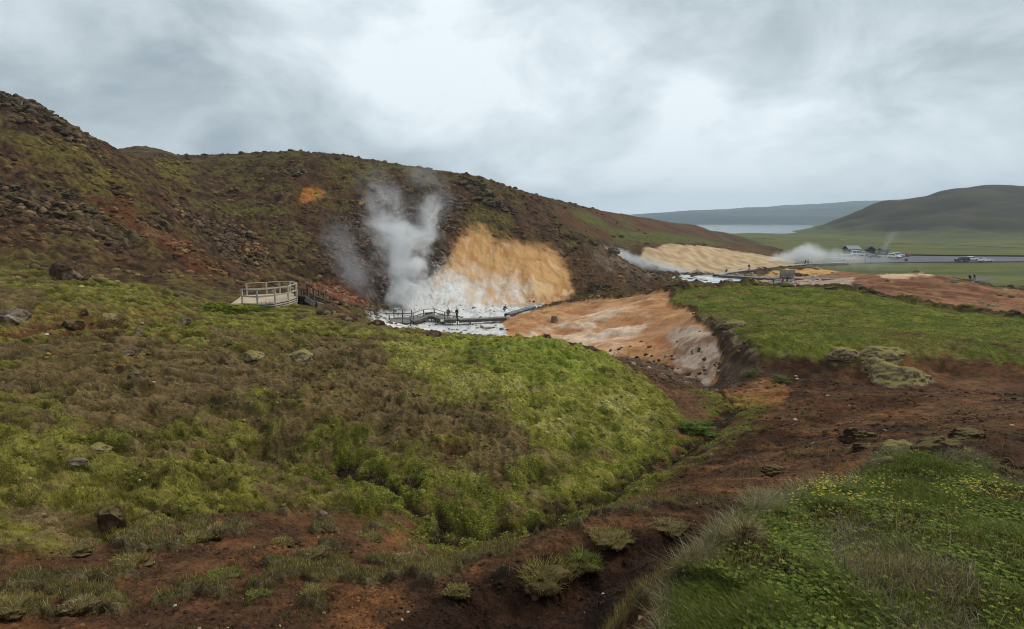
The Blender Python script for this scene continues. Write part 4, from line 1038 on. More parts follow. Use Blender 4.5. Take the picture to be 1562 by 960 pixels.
# ------------------------------------------------------------------ huts behind the car park
M_ROOF = simple_mat('blue_grey_roof', L_(112, 124, 138), .5, .2, .8)
M_ROOFD = simple_mat('dark_roof', L_(62, 66, 72), .6, .2, .8)
M_WALLD = simple_mat('dark_stained_boards', L_(60, 50, 46), .8, .3, 3)
M_WALLP = simple_mat('pale_grey_boards', L_(136, 136, 146), .8, .2, 3)
def hut(loc, w_, d_, h_, ridge, rz, roof, wall, label):
    r = empty('hut', loc, label, 'hut', rz)
    MB().box((0, 0, h_ / 2 - .2), (w_, d_, h_ + .4)).build('wall', wall, r, False, .02)
    rf = MB()
    for s in (-1, 1):
        vs = [(-w_ / 2 - .4, s * (d_ / 2 + .5), h_ - .25), (w_ / 2 + .4, s * (d_ / 2 + .5), h_ - .25), (w_ / 2 + .4, s * .0, h_ + ridge), (-w_ / 2 - .4, s * .0, h_ + ridge)]
        rf.add(vs + [(x, y, z + .14) for x, y, z in vs], [(0, 1, 2, 3), (7, 6, 5, 4), (0, 4, 5, 1), (1, 5, 6, 2), (2, 6, 7, 3), (3, 7, 4, 0)])
    rf.build('roof', roof, r)
    for s in (-1, 1):
        x = s * (w_ / 2 + .004); MB().add([(x, -d_ / 2, h_ + .2), (x, d_ / 2, h_ + .2), (x, 0, h_ + ridge - .02), (x - s * .1, -d_ / 2, h_ + .2), (x - s * .1, d_ / 2, h_ + .2), (x - s * .1, 0, h_ + ridge - .02)], [(0, 1, 2), (5, 4, 3), (0, 3, 4, 1), (1, 4, 5, 2), (2, 5, 3, 0)]).build('gable', wall, r)
    dr = MB().box((w_ * .18, -d_ / 2 - .03, 1.0), (.95, .06, 2.0)).build('door', M_ROOFD, r, False, .01)
    MB().box((w_ * .18 + .35, -d_ / 2 - .09, 1.0), (.1, .06, .04)).build('handle', M_RIM, dr)
    MB().box((-w_ * .25, -d_ / 2 - .02, 1.5), (.9, .05, .7)).build('window', M_GLASS, r)
    return r
hut(Vector(((1296.5 - CU) / F * 262, 262, -15.45)), 5.6, 4.0, 2.5, 1.3, math.radians(4), M_ROOF, M_WALLD, 'dark hut with blue-grey pitched roof at back of the car park, behind white van')
hut(Vector(((1324.5 - CU) / F * 262, 262, -15.45)), 3.8, 3.4, 2.2, 1.3, math.radians(70), M_ROOFD, M_WALLD, 'small dark gabled hut right of the blue-grey roofed one')
hut(Vector(((1345 - CU) / F * 262, 262, -15.45)), 3.2, 2.6, 2.3, .3, math.radians(5), M_ROOFD, M_WALLP, 'low flat-roofed kiosk with pale wall, last hut on the right')

# ------------------------------------------------------------------ people
M_SKIN = simple_mat('skin', L_(196, 150, 124), .6)
M_HAIR = simple_mat('dark_hair', L_(44, 34, 28), .8)
def cloth(name, c): return simple_mat(name, L_(*c), .9, .2, 8)
WEAR = {'black': cloth('black_cloth', (26, 27, 30)), 'navy': cloth('navy_cloth', (34, 40, 58)), 'red': cloth('red_cloth', (186, 34, 36)), 'grey': cloth('grey_cloth', (92, 94, 98)), 'beige': cloth('beige_cloth', (176, 162, 142)), 'brown': cloth('brown_cloth', (78, 60, 46))}
def skinned(name, joints, edges, mat, parent, root=0):
    me = bpy.data.meshes.new(name); me.from_pydata([j[0] for j in joints], edges, [])
    o = link(name, me, mat, parent)
    md = o.modifiers.new('skin', 'SKIN'); md.use_smooth_shade = True
    for i, j in enumerate(joints): sv = me.skin_vertices[0].data[i]; sv.radius = (j[1], j[2]) ; sv.use_root = (i == root)
    sb = o.modifiers.new('sub', 'SUBSURF'); sb.levels = sb.render_levels = 1
    return o
def person(loc, rz, top, legs, label, pose='stand', pack=None, scale=1.0):
    r = empty('person', loc, label, 'person', rz); r.scale = (scale,) * 3
    if pose == 'crouch': hz, cz, hy, cy_ = .48, .92, .12, -.22
    else: hz, cz, hy, cy_ = .95, 1.42, 0, -.02
    wk = .22 if pose == 'walk' else .0
    pel = (0, hy, hz); ch = (0, cy_, cz); nk = (0, cy_ - .01, cz + .12); hd = (0, cy_ - .04, cz + .25); hd2 = (0, cy_ - .03, cz + .34)
    J = [(pel, .13, .11), ((0, (hy + cy_) / 2, (hz + cz) / 2), .13, .10), (ch, .15, .11), (nk, .055, .055), (hd, .085, .095), (hd2, .075, .085)]
    E = [(0, 1), (1, 2), (2, 3), (3, 4), (4, 5)]
    arm = []; leg = []
    for s in (-1, 1):
        sh = (.19 * s, cy_, cz); el = (.25 * s, cy_ + .04 - wk * s * .6, cz - .29) if pose != 'crouch' else (.24 * s, cy_ - .16, cz - .24)
        wr_ = (.24 * s, cy_ - .08 - wk * s, cz - .54) if pose != 'crouch' else (.12 * s, cy_ - .38, cz - .36)
        hn = (wr_[0], wr_[1] - .04, wr_[2] - .10)
        b = len(J); J += [(sh, .065, .065), (el, .045, .045), (wr_, .034, .034), (hn, .045, .022)]; E += [(2, b), (b, b + 1), (b + 1, b + 2), (b + 2, b + 3)]; arm.append((sh, el, wr_))
        hp = (.09 * s, hy, hz - .04)
        if pose == 'crouch': kn_, an, to = (.14 * s, -.30, .50), (.13 * s, -.02, .09), (.13 * s, -.20, .04)
        else: kn_, an, to = (.10 * s, -.02 - wk * s * .5 * -1, .50), (.10 * s, .03 + wk * s * 1.1, .09), (.10 * s, -.15 + wk * s * 1.1, .04)
        b = len(J); J += [(hp, .085, .09), (kn_, .06, .06), (an, .04, .04), (to, .04, .03)]; E += [(0, b), (b, b + 1), (b + 1, b + 2), (b + 2, b + 3)]; leg.append((hp, kn_, an))
    skinned('body', J, E, M_SKIN, r)
    JJ = [(pel, .155, .135), ((0, (hy + cy_) / 2, (hz + cz) / 2), .155, .125), (ch, .175, .135), ((0, cy_, cz + .07), .08, .08)]; EE = [(0, 1), (1, 2), (2, 3)]
    for sh, el, wr_ in arm: b = len(JJ); JJ += [(sh, .085, .085), (el, .062, .062), (wr_, .05, .05)]; EE += [(2, b), (b, b + 1), (b + 1, b + 2)]
    skinned('jacket', JJ, EE, WEAR[top], r)
    JJ = [((pel[0], pel[1], pel[2] + .02), .15, .13)]; EE = []
    for hp, kn_, an in leg: b = len(JJ); JJ += [(hp, .105, .11), (kn_, .08, .08), (an, .065, .065)]; EE += [(0, b), (b, b + 1), (b + 1, b + 2)]
    skinned('trousers', JJ, EE, WEAR[legs], r)
    skinned('hair', [((0, cy_ + .01, cz + .26), .07, .07), ((0, cy_ - .01, cz + .33), .09, .095), ((0, cy_ - .03, cz + .385), .06, .07)], [(0, 1), (1, 2)], M_HAIR, r)
    if pack: MB().box((0, cy_ + .22, cz - .18), (.32, .2, .46)).build('backpack', WEAR[pack], r, True, .05)
    return r
person(gb(697, 487.2) + Vector((0, 0, .05)), 2.6, 'black', 'black', 'person in dark clothes standing at the end of the spring boardwalk railing')
person(gb(684, 487.0) + Vector((0, 0, .05)), .4, 'grey', 'brown', 'person in pale grey jacket leaning at the railing, left of the dark-clothed one')
pp = spot(769, 475.5, 90, 130); person(pp, 1.3, 'black', 'navy', 'person in black crouching on the white spring floor below the orange slope', 'crouch', 'grey')
person(gf(1193.8, 432.5) + Vector((0, 0, .02)), .3, 'red', 'black', 'person in red jacket on the grey lookout platform')
person(gf(1200.3, 432.8) + Vector((0, 0, .02)), -.3, 'black', 'black', 'person all in black next to the red-jacketed one on the lookout platform')
person(gf(1142.5, 412) + Vector((0, 0, .06)), .8, 'black', 'navy', 'person in black alone on the far boardwalk above the pool', 'walk', 'black')
person(gf(1107, 416.6) + Vector((0, 0, .06)), .8, 'brown', 'black', 'small crouched person at the fork of the far boardwalk', 'crouch')
person(gf(1228.2, 404.0) + Vector((0, 0, .06)), 1.2, 'black', 'black', 'left one of the pair walking into the steam on the far boardwalk', 'walk')
person(gf(1232, 403.9) + Vector((0, 0, .06)), 1.2, 'navy', 'black', 'right one of the pair walking into the steam on the far boardwalk', 'walk')
person(cp(1319.5, 400.5), .2, 'black', 'black', 'dark-clothed person standing on the car park near the cream minibus')
pp = spot(1479, 431.5, 110, 180); person(pp, 1.0, 'black', 'black', 'left, lower one of two hikers climbing the grey gravel path', 'walk', 'black')
pp = spot(1486, 428, 110, 180); person(pp, 1.0, 'black', 'navy', 'right, upper one of two hikers on the grey gravel path', 'walk', 'black')

# ------------------------------------------------------------------ sheep on the far meadow
M_WOOL = simple_mat('wool', L_(222, 216, 200), .95, .2, 9)
M_WOOLD = simple_mat('dark_wool', L_(60, 48, 42), .95, .2, 9)
def sheep(u, v, rz, mat, label):
    p = spot(u, v, 250, 700); r = empty('sheep', p, label, 'sheep', rz)
    J = [((-.45, 0, .62), .2, .22), ((0, 0, .66), .25, .27), ((.42, 0, .68), .19, .22), ((.62, 0, .82), .1, .1), ((.80, 0, .80), .075, .07), ((.92, 0, .74), .05, .05)]; E = [(i, i + 1) for i in range(5)]
    for x in (-.4, .36):
        for s in (-1, 1):
            b = len(J); J += [((x, .13 * s, .5), .08, .08), ((x - .03, .13 * s, .28), .04, .04), ((x, .13 * s, .03), .035, .035)]; E += [(0 if x < 0 else 2, b), (b, b + 1), (b + 1, b + 2)]
    skinned('fleece', J, E, mat, r, 1)
sheep(1284, 367.5, .4, M_WOOL, 'white sheep grazing by the road, left of its close neighbour')
sheep(1289, 367.7, 2.6, M_WOOL, 'white sheep grazing by the road, right of its close neighbour')
sheep(1373, 368, .2, M_WOOL, 'lone white sheep on the meadow above the road')
sheep(1436, 371.6, 3.0, M_WOOL, 'pale sheep near the road, farthest right of the flock')
sheep(1354, 367.6, .2, M_WOOLD, 'dark sheep on the meadow above the road')
# ------------------------------------------------------------------ grass, heath, herbs and stones: cover nobody could count
rows_, cols_ = X.shape
cell_a = (np.gradient(TH)[None, :] * rr) * drr
sel_area = (Y > 0) & (np.abs(tt) < 0.86) & (rr > 1.25)
def scatter(weight, n, seed, rmin=1.3, rmax=90, power=2.0):
    """n points spread over the ground in proportion to weight; power 2 thins them with distance as the eye sees them"""
    q = np.random.default_rng(seed)
    w_ = np.where(sel_area & (rr > rmin) & (rr < rmax), weight, 0) * cell_a / rr ** power
    w_ = np.clip(w_, 0, None).ravel(); cdf = np.cumsum(w_); k = np.searchsorted(cdf, q.random(n) * cdf[-1])
    k = np.clip(k, 0, w_.size - 1)
    j, i = k // cols_, k % cols_
    j = np.clip(j, 0, rows_ - 2); i = np.clip(i, 0, cols_ - 2); a = q.random(n); b = q.random(n)
    th = TH[i] * (1 - a) + TH[i + 1] * a; r_ = R[j] * (1 - b) + R[j + 1] * b
    x = np.sin(th) * r_; y = np.cos(th) * r_
    return x, y, gz(x, y), r_, q
MAT_BLADE, _t = new_mat('plant_leaf')
_v = _t.n('ShaderNodeVertexColor', layer_name='tint').outputs[0]
_p = _t.n('ShaderNodeBsdfPrincipled', {'Base Color': _v, 'Roughness': .75, 'Specular IOR Level': .2})
_tr = _t.n('ShaderNodeBsdfTranslucent', {'Color': _v})
_mx = _t.n('ShaderNodeMixShader', {0: .25, 1: _p.outputs[0], 2: _tr.outputs[0]})
_t.n('ShaderNodeOutputMaterial', {0: _mx.outputs[0]})

def blades(name, x, y, z, h, wd, lean, ldir, colr, q, bend=False, label=None, taper_tip=0.1):
    n = len(x); yaw = q.random(n) * 2 * np.pi
    sx, sy = np.cos(yaw) * wd / 2, np.sin(yaw) * wd / 2; lx, ly = np.cos(ldir) * lean * h, np.sin(ldir) * lean * h
    z0 = z - .015
    if not bend:
        V = np.stack([np.stack([x - sx, y - sy, z0], 1), np.stack([x + sx, y + sy, z0], 1), np.stack([x + lx, y + ly, z + h], 1)], 1)
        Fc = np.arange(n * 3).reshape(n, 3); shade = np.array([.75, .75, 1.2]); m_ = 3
    else:
        mx, my = x + lx * .35, y + ly * .35
        V = np.stack([np.stack([x - sx, y - sy, z0], 1), np.stack([x + sx, y + sy, z0], 1), np.stack([mx + sx * .8, my + sy * .8, z + h * .6], 1), np.stack([mx - sx * .8, my - sy * .8, z + h * .6], 1),
                      np.stack([x + lx * 1.1, y + ly * 1.1, z + h], 1)], 1); m_ = 5
        b = np.arange(n)[:, None] * 5
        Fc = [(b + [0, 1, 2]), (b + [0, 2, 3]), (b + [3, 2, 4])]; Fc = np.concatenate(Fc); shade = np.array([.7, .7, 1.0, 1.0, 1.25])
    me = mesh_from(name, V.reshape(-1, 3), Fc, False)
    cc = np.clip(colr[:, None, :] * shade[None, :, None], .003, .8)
    set_col(me, cc.reshape(-1, 3))
    return link(name, me, MAT_BLADE, kind='stuff')

SAT = np.array([1.03, 1.0, .95])
def pal(*cs): return np.array([lin(*c) * SAT for c in cs])
def pick(q, n, P_, wts_=None): return P_[q.choice(len(P_), n, p=None if wts_ is None else np.array(wts_) / sum(wts_))]

# short turf and heath on the slope, the knoll and the plateau
clump = t01(fbm(X, Y, .9, 3, 300, step) + fbm(X, Y, .3, 2, 301, step) * .6, -.45, .3)
wt = (mask['grass'] * 1.0 + mask['heath'] * .9 + mask['plateau'] * 1.0) * (.25 + clump)
N = 420000
x, y, z, r_, q = scatter(wt, N, 1, 6.5, 82)
base = grid_at(ground_col, x, y); gr = grid_at(mask['grass'] + mask['plateau'], x, y); ck = grid_at(clump, x, y)
h_ = (.016 + .034 * q.random(N)) * (.7 + .3 * gr) * (.5 + ck * .9) * (0.8 + .5 * gr); wd = np.maximum(.004, .0011 * r_) * (.7 + .6 * q.random(N))
cl = base * (.95 + 1.2 * q.random(N))[:, None]
straw = pal((150, 140, 92), (124, 108, 70), (168, 158, 120)); s_ = q.random(N) < (.10 + .10 * ck)
cl[s_] = pick(q, s_.sum(), straw) * (.5 + .6 * q.random(s_.sum()))[:, None]
pu = (q.random(N) < .30) & (gr < .4); cl[pu] = pick(q, pu.sum(), pal((104, 84, 56), (84, 68, 42), (122, 106, 76)))
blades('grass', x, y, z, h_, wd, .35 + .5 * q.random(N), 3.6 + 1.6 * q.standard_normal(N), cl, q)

# sparse grass on the red soil
wt = tuft_m * 1.0 + mask['soil'] * .008 * t01(fin, 0, .3) + bankg * .5
N = 90000
x, y, z, r_, q = scatter(wt, N, 2, 2.6, 36)
cl = pick(q, N, pal((116, 114, 56), (94, 94, 44), (152, 142, 104), (126, 112, 78), (100, 86, 60)), [3, 3, 2, 2, 2]) * (.8 + .9 * q.random(N))[:, None] * np.array([1.08, 1.0, .9])
blades('tuft_grass', x, y, z, .03 + .07 * q.random(N), np.maximum(.0035, .0013 * r_), .9 * q.random(N), q.random(N) * 6.28, cl, q)

# small mossy growth between the clods at the lower left
reg('moss_bits', [(-200,830),(60,850),(150,835),(300,800),(420,800),(600,840),(560,900),(400,960),(100,1000),(-200,1000)], 3, 12, 12)
N = 60000
x, y, z, r_, q = scatter(mask['soil'] * M('moss_bits', .1, .9) * t01(mid2 * .5 + fin + tiny * .6, .12, .34), N, 22, 2.6, 13)
cl = pick(q, N, pal((124, 122, 62), (104, 98, 52), (150, 142, 108), (90, 84, 44), (134, 120, 92))) * (.5 + .7 * q.random(N))[:, None]
blades('moss', x, y, z, .010 + .028 * q.random(N), np.maximum(.003, .0011 * r_), 1.2 * q.random(N), q.random(N) * 6.28, cl, q)

# long grass, herbs and flowers on the near mound
turf = m_mound * (1 - M('mound_path', .05, .6) * .93) * (1 - .9 * t01(mid2 + fin * .8, .22, .36))
mc = t01(fbm(X, Y, .55, 3, 310, step), -.4, .3)
N = 260000
x, y, z, r_, q = scatter(turf * (.3 + mc), N, 3, 1.25, 8.5, 1.6)
k = grid_at(mc, x, y)
cl = pick(q, N, pal((90, 106, 38), (114, 128, 48), (72, 88, 32), (134, 134, 62), (160, 150, 108)), [4, 4, 2.5, 3, 1.8]) * (.6 + .7 * q.random(N))[:, None]
blades('long_grass', x, y, z, (.014 + .034 * q.random(N)) * (.6 + k * .9), .003 + .002 * q.random(N), .3 + .8 * q.random(N), q.random(N) * 6.28, cl, q, True)
rim = m_mound * (1 - sstep(msample(REG['mound'], X, Y), .55, .92)) + m_mound * M('mound_path', .1, .9) * .45
N = 34000
x, y, z, r_, q = scatter(rim, N, 4, 1.25, 8.5, 1.8)
cl = pick(q, N, pal((170, 162, 132), (140, 130, 98), (112, 98, 72), (96, 100, 54)), [3, 3, 2, 2]) * (.6 + .6 * q.random(N))[:, None]
blades('dry_grass', x, y, z, (.03 + .08 * q.random(N)) * (1 - .75 * grid_at(M('mound_path', .1, .9), x, y)), .0026 + .0015 * q.random(N), .6 + 1.2 * q.random(N), q.random(N) * 6.28, cl, q, True)

def herbs(name, x, y, z, size, colr, q, leaflets=5, up=.4):
    """little palmate leaves: leaflets round a point, tilted up"""
    n = len(x); V = []; yaw = q.random(n) * 6.28
    for k in range(leaflets):
        a = yaw + k * 2 * np.pi / leaflets; c, s = np.cos(a), np.sin(a); w_ = size * .30; L = size
        tz = up * (.6 + .8 * q.random(n))
        def pt(f, side, hz): return np.stack([x + c * L * f - s * w_ * side, y + s * L * f + c * w_ * side, z + L * tz * hz], 1)
        V.append(np.stack([pt(.05, 0, 0), pt(.6, -1, .55), pt(1.0, 0, .7), pt(.6, 1, .55)], 1))
    V = np.stack(V, 1).reshape(-1, 3); Fc = np.arange(len(V)).reshape(-1, 4)
    me = mesh_from(name, V, Fc, False); set_col(me, np.repeat(colr, leaflets * 4, 0)); return link(name, me, MAT_BLADE, kind='stuff')
N = 24000
x, y, z, r_, q = scatter(turf * t01(fin + mid2, -.5, .5), N, 5, 1.3, 8, 1.6)
cl = pick(q, N, pal((94, 114, 40), (118, 134, 50), (76, 94, 34), (142, 148, 66))) * (.6 + .6 * q.random(N))[:, None]
herbs('herb_leaves', x, y, z + .01 + .045 * q.random(N), .006 + .009 * q.random(N), cl, q)
reg('flowers_mound', [(1150,800),(1240,765),(1400,735),(1500,745),(1562,775),(1562,800),(1450,800),(1350,800),(1250,810),(1180,850)], 1.3, 6.6, 12)
N = 650
x, y, z, r_, q = scatter(turf * (.06 + M('flowers_mound', .1, .9)) * t01(fin + tiny * .6, .1, .5), N, 6, 1.5, 7, 1.8)
cl = pick(q, N, pal((214, 204, 70), (190, 186, 60), (226, 218, 110)))
herbs('yellow_flowers', x, y, z + .07 + .06 * q.random(N), .006 + .006 * q.random(N), cl, q, 4, .6)

# leafy herbs by the stream and in the wet hollows
wt = (M('herbs1', .1, .9) + M('herbs2', .1, .9) + M('herbs3', .1, .9) * .5 + (1 - sstep(DS, .5, 1.3)) * (rr < 30) * .4) * t01(mid + fin, -.25, .2) * (1 - cut)
N = 7000
x, y, z, r_, q = scatter(wt, N, 7, 8, 34, 1.6)
cl = pick(q, N, pal((130, 138, 58), (108, 122, 48), (154, 158, 76), (92, 104, 42))) * (.7 + .6 * q.random(N))[:, None]
herbs('herb_leaves', x, y, z + .01 + .03 * q.random(N), .012 + .022 * q.random(N), cl * 1.25, q, 4, .5)
reg('flowers_deck', [(300,478),(330,466),(360,462),(420,467),(410,474),(350,478)], 30, 46, 3)
N = 420
x, y, z, r_, q = scatter(M('flowers_deck', .2, .8), N, 8, 30, 46)
herbs('yellow_flowers', x, y, z + .15 + .2 * q.random(N), .035 + .03 * q.random(N), pick(q, N, pal((222, 204, 40), (200, 190, 50))), q, 5, .5)
N = 3000
x, y, z, r_, q = scatter(M('flowers_deck', .1, .9), N, 9, 30, 46)
herbs('herb_leaves', x, y, z + .05 + .2 * q.random(N), .06 + .05 * q.random(N), pick(q, N, pal((92, 112, 36), (66, 84, 30), (122, 136, 48))), q, 5, .5)

# ------------------------------------------------------------------ stones
import bmesh
_bm = bmesh.new(); bmesh.ops.create_icosphere(_bm, subdivisions=1, radius=1.0); _bm.verts.ensure_lookup_table()
ICO_V = np.array([v.co[:] for v in _bm.verts]); ICO_F = np.array([[v.index for v in f.verts] for f in _bm.faces]); _bm.free()
M_STONE, _t = new_mat('loose_stone')
_v = _t.n('ShaderNodeVertexColor', layer_name='tint').outputs[0]; _g = _t.n('ShaderNodeNewGeometry').outputs['Position']
_a = _t.n('ShaderNodeTexNoise', {'Vector': _g, 'Scale': 9.0, 'Detail': 5}).outputs[0]; _k = _t.smooth(_a, .3, .7, .7, 1.3)
_c = _t.mix(1.0, _v, _t.n('ShaderNodeCombineXYZ', {0: _k, 1: _k, 2: _k}).outputs[0], 'MULTIPLY')
_p = _t.n('ShaderNodeBsdfPrincipled', {'Base Color': _c, 'Roughness': .92, 'Specular IOR Level': .15}); _t.n('ShaderNodeOutputMaterial', {0: _p.outputs[0]})
def stones(name, x, y, z, size, colr, q, squash=.6):
    n = len(x); nv = len(ICO_V)
    s = size[:, None, None] * (.7 + .6 * q.random((n, 1, 3))) * np.array([1, 1, squash])
    rad = .72 + .5 * q.random((n, nv, 1)); a = q.random(n) * 6.28; c, s2 = np.cos(a), np.sin(a)
    P_ = ICO_V[None] * rad * s
    P2 = np.stack([P_[..., 0] * c[:, None] - P_[..., 1] * s2[:, None], P_[..., 0] * s2[:, None] + P_[..., 1] * c[:, None], P_[..., 2]], -1)
    P2 += np.stack([x, y, z + size * .12], 1)[:, None]
    Fc = (ICO_F[None] + (np.arange(n) * nv)[:, None, None]).reshape(-1, 3)
    me = mesh_from(name, P2.reshape(-1, 3), Fc, False); set_col(me, np.repeat(colr, nv, 0)); return link(name, me, M_STONE, kind='stuff')
bare_hill = hills * (1 - moss * .75) * (1 - M('farbrown', .3, .7) * .8)
wt = bare_hill * (1 - M('cone', .1, .5)) * (1 - M('orange', .1, .5)) * (1 - M('cream', .1, .5)) * (.10 + rocky * 1.0 + M('steamslope', .2, .8) * .8 + M('rib', .2, .8) * .8) * t01(fbm(X, Y, 6, 3, 320, step), -.2, .3)
N = 26000
x, y, z, r_, q = scatter(wt, N, 11, 44, 230, 1.5)
cl = np.minimum(grid_at(ground_col, x, y), .16) * (.85 + 1.7 * q.random(N) ** 2)[:, None] + np.array([.014, .010, .006])
stones('scree', x, y, z, (.08 + .5 * q.random(N) ** 4) * (.5 + r_ / 160), cl, q)
N = 16000
x, y, z, r_, q = scatter(mask['soil'] * (1 - tuft_m) * (.2 + t01(fin + mid, -.1, .3)), N, 12, 2.4, 36, 1.9)
cl = grid_at(ground_col, x, y) * (.5 + 1.0 * q.random(N))[:, None]; pl_ = q.random(N) < .015; cl[pl_] = pick(q, pl_.sum(), pal((164, 146, 124), (190, 180, 160)))
stones('soil_crumbs', x, y, z, (.006 + .02 * q.random(N) ** 2) * (.5 + r_ / 7), cl, q)
N = 700
x, y, z, r_, q = scatter(M('floor', .3, .7) * t01(mid, -.1, .3) + grav * .5 * (rr < 60), N, 13, 33, 130, 1.6)
cl = pick(q, N, pal((90, 80, 72), (120, 112, 104), (66, 56, 48), (170, 160, 146), (120, 84, 56))) * (.7 + .5 * q.random(N))[:, None]
stones('rubble', x, y, z, .05 + .22 * q.random(N) ** 3 * (r_ / 90 + .4), cl, q)
# ------------------------------------------------------------------ rocks, outcrops, tussocks and clods one can point to
_bm = bmesh.new(); bmesh.ops.create_icosphere(_bm, subdivisions=5, radius=1.0)
_bm.verts.ensure_lookup_table(); SPH_V = np.array([v.co[:] for v in _bm.verts]); SPH_F = np.array([[v.index for v in f.verts] for f in _bm.faces]); _bm.free()
_bm = bmesh.new(); bmesh.ops.create_icosphere(_bm, subdivisions=4, radius=1.0)
_bm.verts.ensure_lookup_table(); SPS_V = np.array([v.co[:] for v in _bm.verts]); SPS_F = np.array([[v.index for v in f.verts] for f in _bm.faces]); _bm.free()
def n3(p, wl, seed):
    return (perlin(p[:, 0] / wl, p[:, 1] / wl + p[:, 2] / wl * .7, seed) + perlin(p[:, 1] / wl, p[:, 2] / wl - p[:, 0] / wl * .6, seed + 1) + perlin(p[:, 2] / wl, p[:, 0] / wl + p[:, 1] / wl * .5, seed + 2)) / 1.7
def rock_mat(name, c1, c2, c3, moss=None, scale=1.0):
    m, t = new_mat(name)
    oc = t.n('ShaderNodeTexCoord').outputs['Object']
    a = t.n('ShaderNodeTexNoise', {'Vector': oc, 'Scale': 3.0 * scale, 'Detail': 8, 'Roughness': .7}).outputs[0]
    b = t.n('ShaderNodeTexNoise', {'Vector': oc, 'Scale': 1.1 * scale, 'Detail': 5, 'Roughness': .6}).outputs[0]
    base = t.mix(t.smooth(a, .35, .62), c1, c2)
    base = t.mix(t.smooth(b, .54, .66), base, c3)
    if moss is not None:
        nz_ = t.n('ShaderNodeSeparateXYZ', {0: t.n('ShaderNodeNewGeometry').outputs['Normal']}).outputs[2]
        base = t.mix(t.smooth(t.math('ADD', nz_, t.math('MULTIPLY', a, .6)), .85, 1.15), base, moss)
    bu = t.n('ShaderNodeBump', {'Strength': .9, 'Distance': .06 / scale, 'Height': a})
    p = t.n('ShaderNodeBsdfPrincipled', {'Base Color': base, 'Roughness': .95, 'Specular IOR Level': .12, 'Normal': bu.outputs[0]})
    t.n('ShaderNodeOutputMaterial', {0: p.outputs[0]})
    return m
R_BROWN = rock_mat('brown_lichen_rock', L_(96, 76, 58), L_(60, 46, 36), L_(138, 120, 98), None, .8)
R_GREY = rock_mat('grey_lichen_rock', L_(130, 116, 100), L_(82, 68, 56), L_(170, 158, 140), None, 1.2)
R_DARK = rock_mat('dark_lava_rock', L_(94, 80, 66), L_(58, 47, 38), L_(126, 112, 96), L_(92, 86, 50), .5)
R_RUST = rock_mat('rusty_rock', L_(140, 104, 68), L_(78, 54, 38), L_(168, 134, 92), None, .5)
R_TURF = rock_mat('pale_mossy_turf', L_(150, 134, 102), L_(92, 74, 52), L_(172, 158, 128), L_(138, 126, 74), 2.4)
R_CLOD = rock_mat('dark_peaty_clod', L_(74, 52, 38), L_(48, 35, 27), L_(106, 82, 62), L_(104, 92, 58), 2.0)
ri = [0]
def rock(name, cat, p, w_, d_, h_, mat, label, rz=0.0, rough=.35, sink=.25, seed=None, fine=True, group=None, crag=0.0, facet=.9):
    ri[0] += 1; sd_ = seed or ri[0] * 17
    V = (SPH_V if fine else SPS_V).copy(); Fc = SPH_F if fine else SPS_F
    off = np.array([sd_ * 1.3, sd_ * .7, sd_ * 2.1]); q = V + off
    n = n3(q, 1.1, sd_) * .8 + np.abs(n3(q, .5, sd_ + 5)) * .55 + n3(q, .22, sd_ + 9) * .22 + n3(q, .1, sd_ + 12) * .10
    if crag: n = n + crag * (np.abs(perlin(q[:, 0] * 4, q[:, 1] * 4, sd_)) - .25) * 1.4
    qr = np.random.default_rng(sd_)
    for _ in range(16):                                            # broken flat faces
        nn_ = qr.standard_normal(3); nn_ /= np.linalg.norm(nn_); dd = .62 + .3 * qr.random(); ov = V @ nn_ - dd; V = V - np.maximum(ov, 0)[:, None] * nn_ * facet
    V = V * (1 + n * rough * .7)[:, None]
    V[:, 2] = np.where(V[:, 2] < -.35, -.35 + (V[:, 2] + .35) * .3, V[:, 2])
    k, s_ = math.cos(rz), math.sin(rz); V = V * np.array([w_ / 2, d_ / 2, h_ / 1.25])
    V = np.stack([V[:, 0] * k - V[:, 1] * s_, V[:, 0] * s_ + V[:, 1] * k, V[:, 2] + h_ * (.35 - sink)], 1)
    me = mesh_from(name, V, Fc); o = link(name, me, mat, loc=p); return tag(o, label, cat, group)
def R_(u, v, wpx, hpx, mat, label, name='boulder', cat='boulder', r0=2, r1=300, depth=.8, **kw):
    p = spot(u, v, r0, r1); k = p.y / F
    return rock(name, cat, p, wpx * k * 1.02, wpx * k * depth, hpx * k * 1.1, mat, label, **kw)
R_(107, 427, 62, 30, R_BROWN, 'large brown lichen-streaked boulder lying alone on green grass below the left hill', r0=34, r1=60, rough=.3)
R_(20, 489, 46, 18, R_GREY, 'grey lichen-covered boulder on bare path at left edge of the slope', r0=24, r1=45)
R_(112, 500, 34, 13, R_CLOD, 'low dark clod on the brown path right of the grey boulder', 'clod', 'clod', 20, 45)
R_(130, 479, 13, 8, R_BROWN, 'small round brown stone on the path between boulders', 'stone', 'stone', 22, 45, fine=False)
R_(165, 490, 28, 13, R_TURF, 'pale brown hummock beside the bare path, left of the deck', 'hummock', 'hummock', 22, 45)
R_(212, 509, 18, 8, R_GREY, 'small pale flat stone in brown heath on left slope', 'stone', 'stone', 18, 45, fine=False)
R_(283, 491, 20, 8, R_GREY, 'pale grey stone just below the worn track to the deck', 'stone', 'stone', 22, 45, fine=False)
R_(196, 542, 26, 9, R_GREY, 'half sunken grey stone slab in the purple-brown heath', 'stone', 'stone', 14, 30, fine=False)
R_(205, 573, 18, 6, R_GREY, 'flat white-flecked stone in yellow moss', 'stone', 'stone', 14, 30, fine=False)
R_(172, 797, 42, 36, R_CLOD, 'dark stone with a pale moss cap at the lower left', 'mossy_stone', 'stone', 6, 13, depth=.8, rough=.2)
R_(490, 788, 20, 10, R_GREY, 'small pale stone on dark soil at end of the grass', 'stone', 'stone', 7, 16, fine=False)
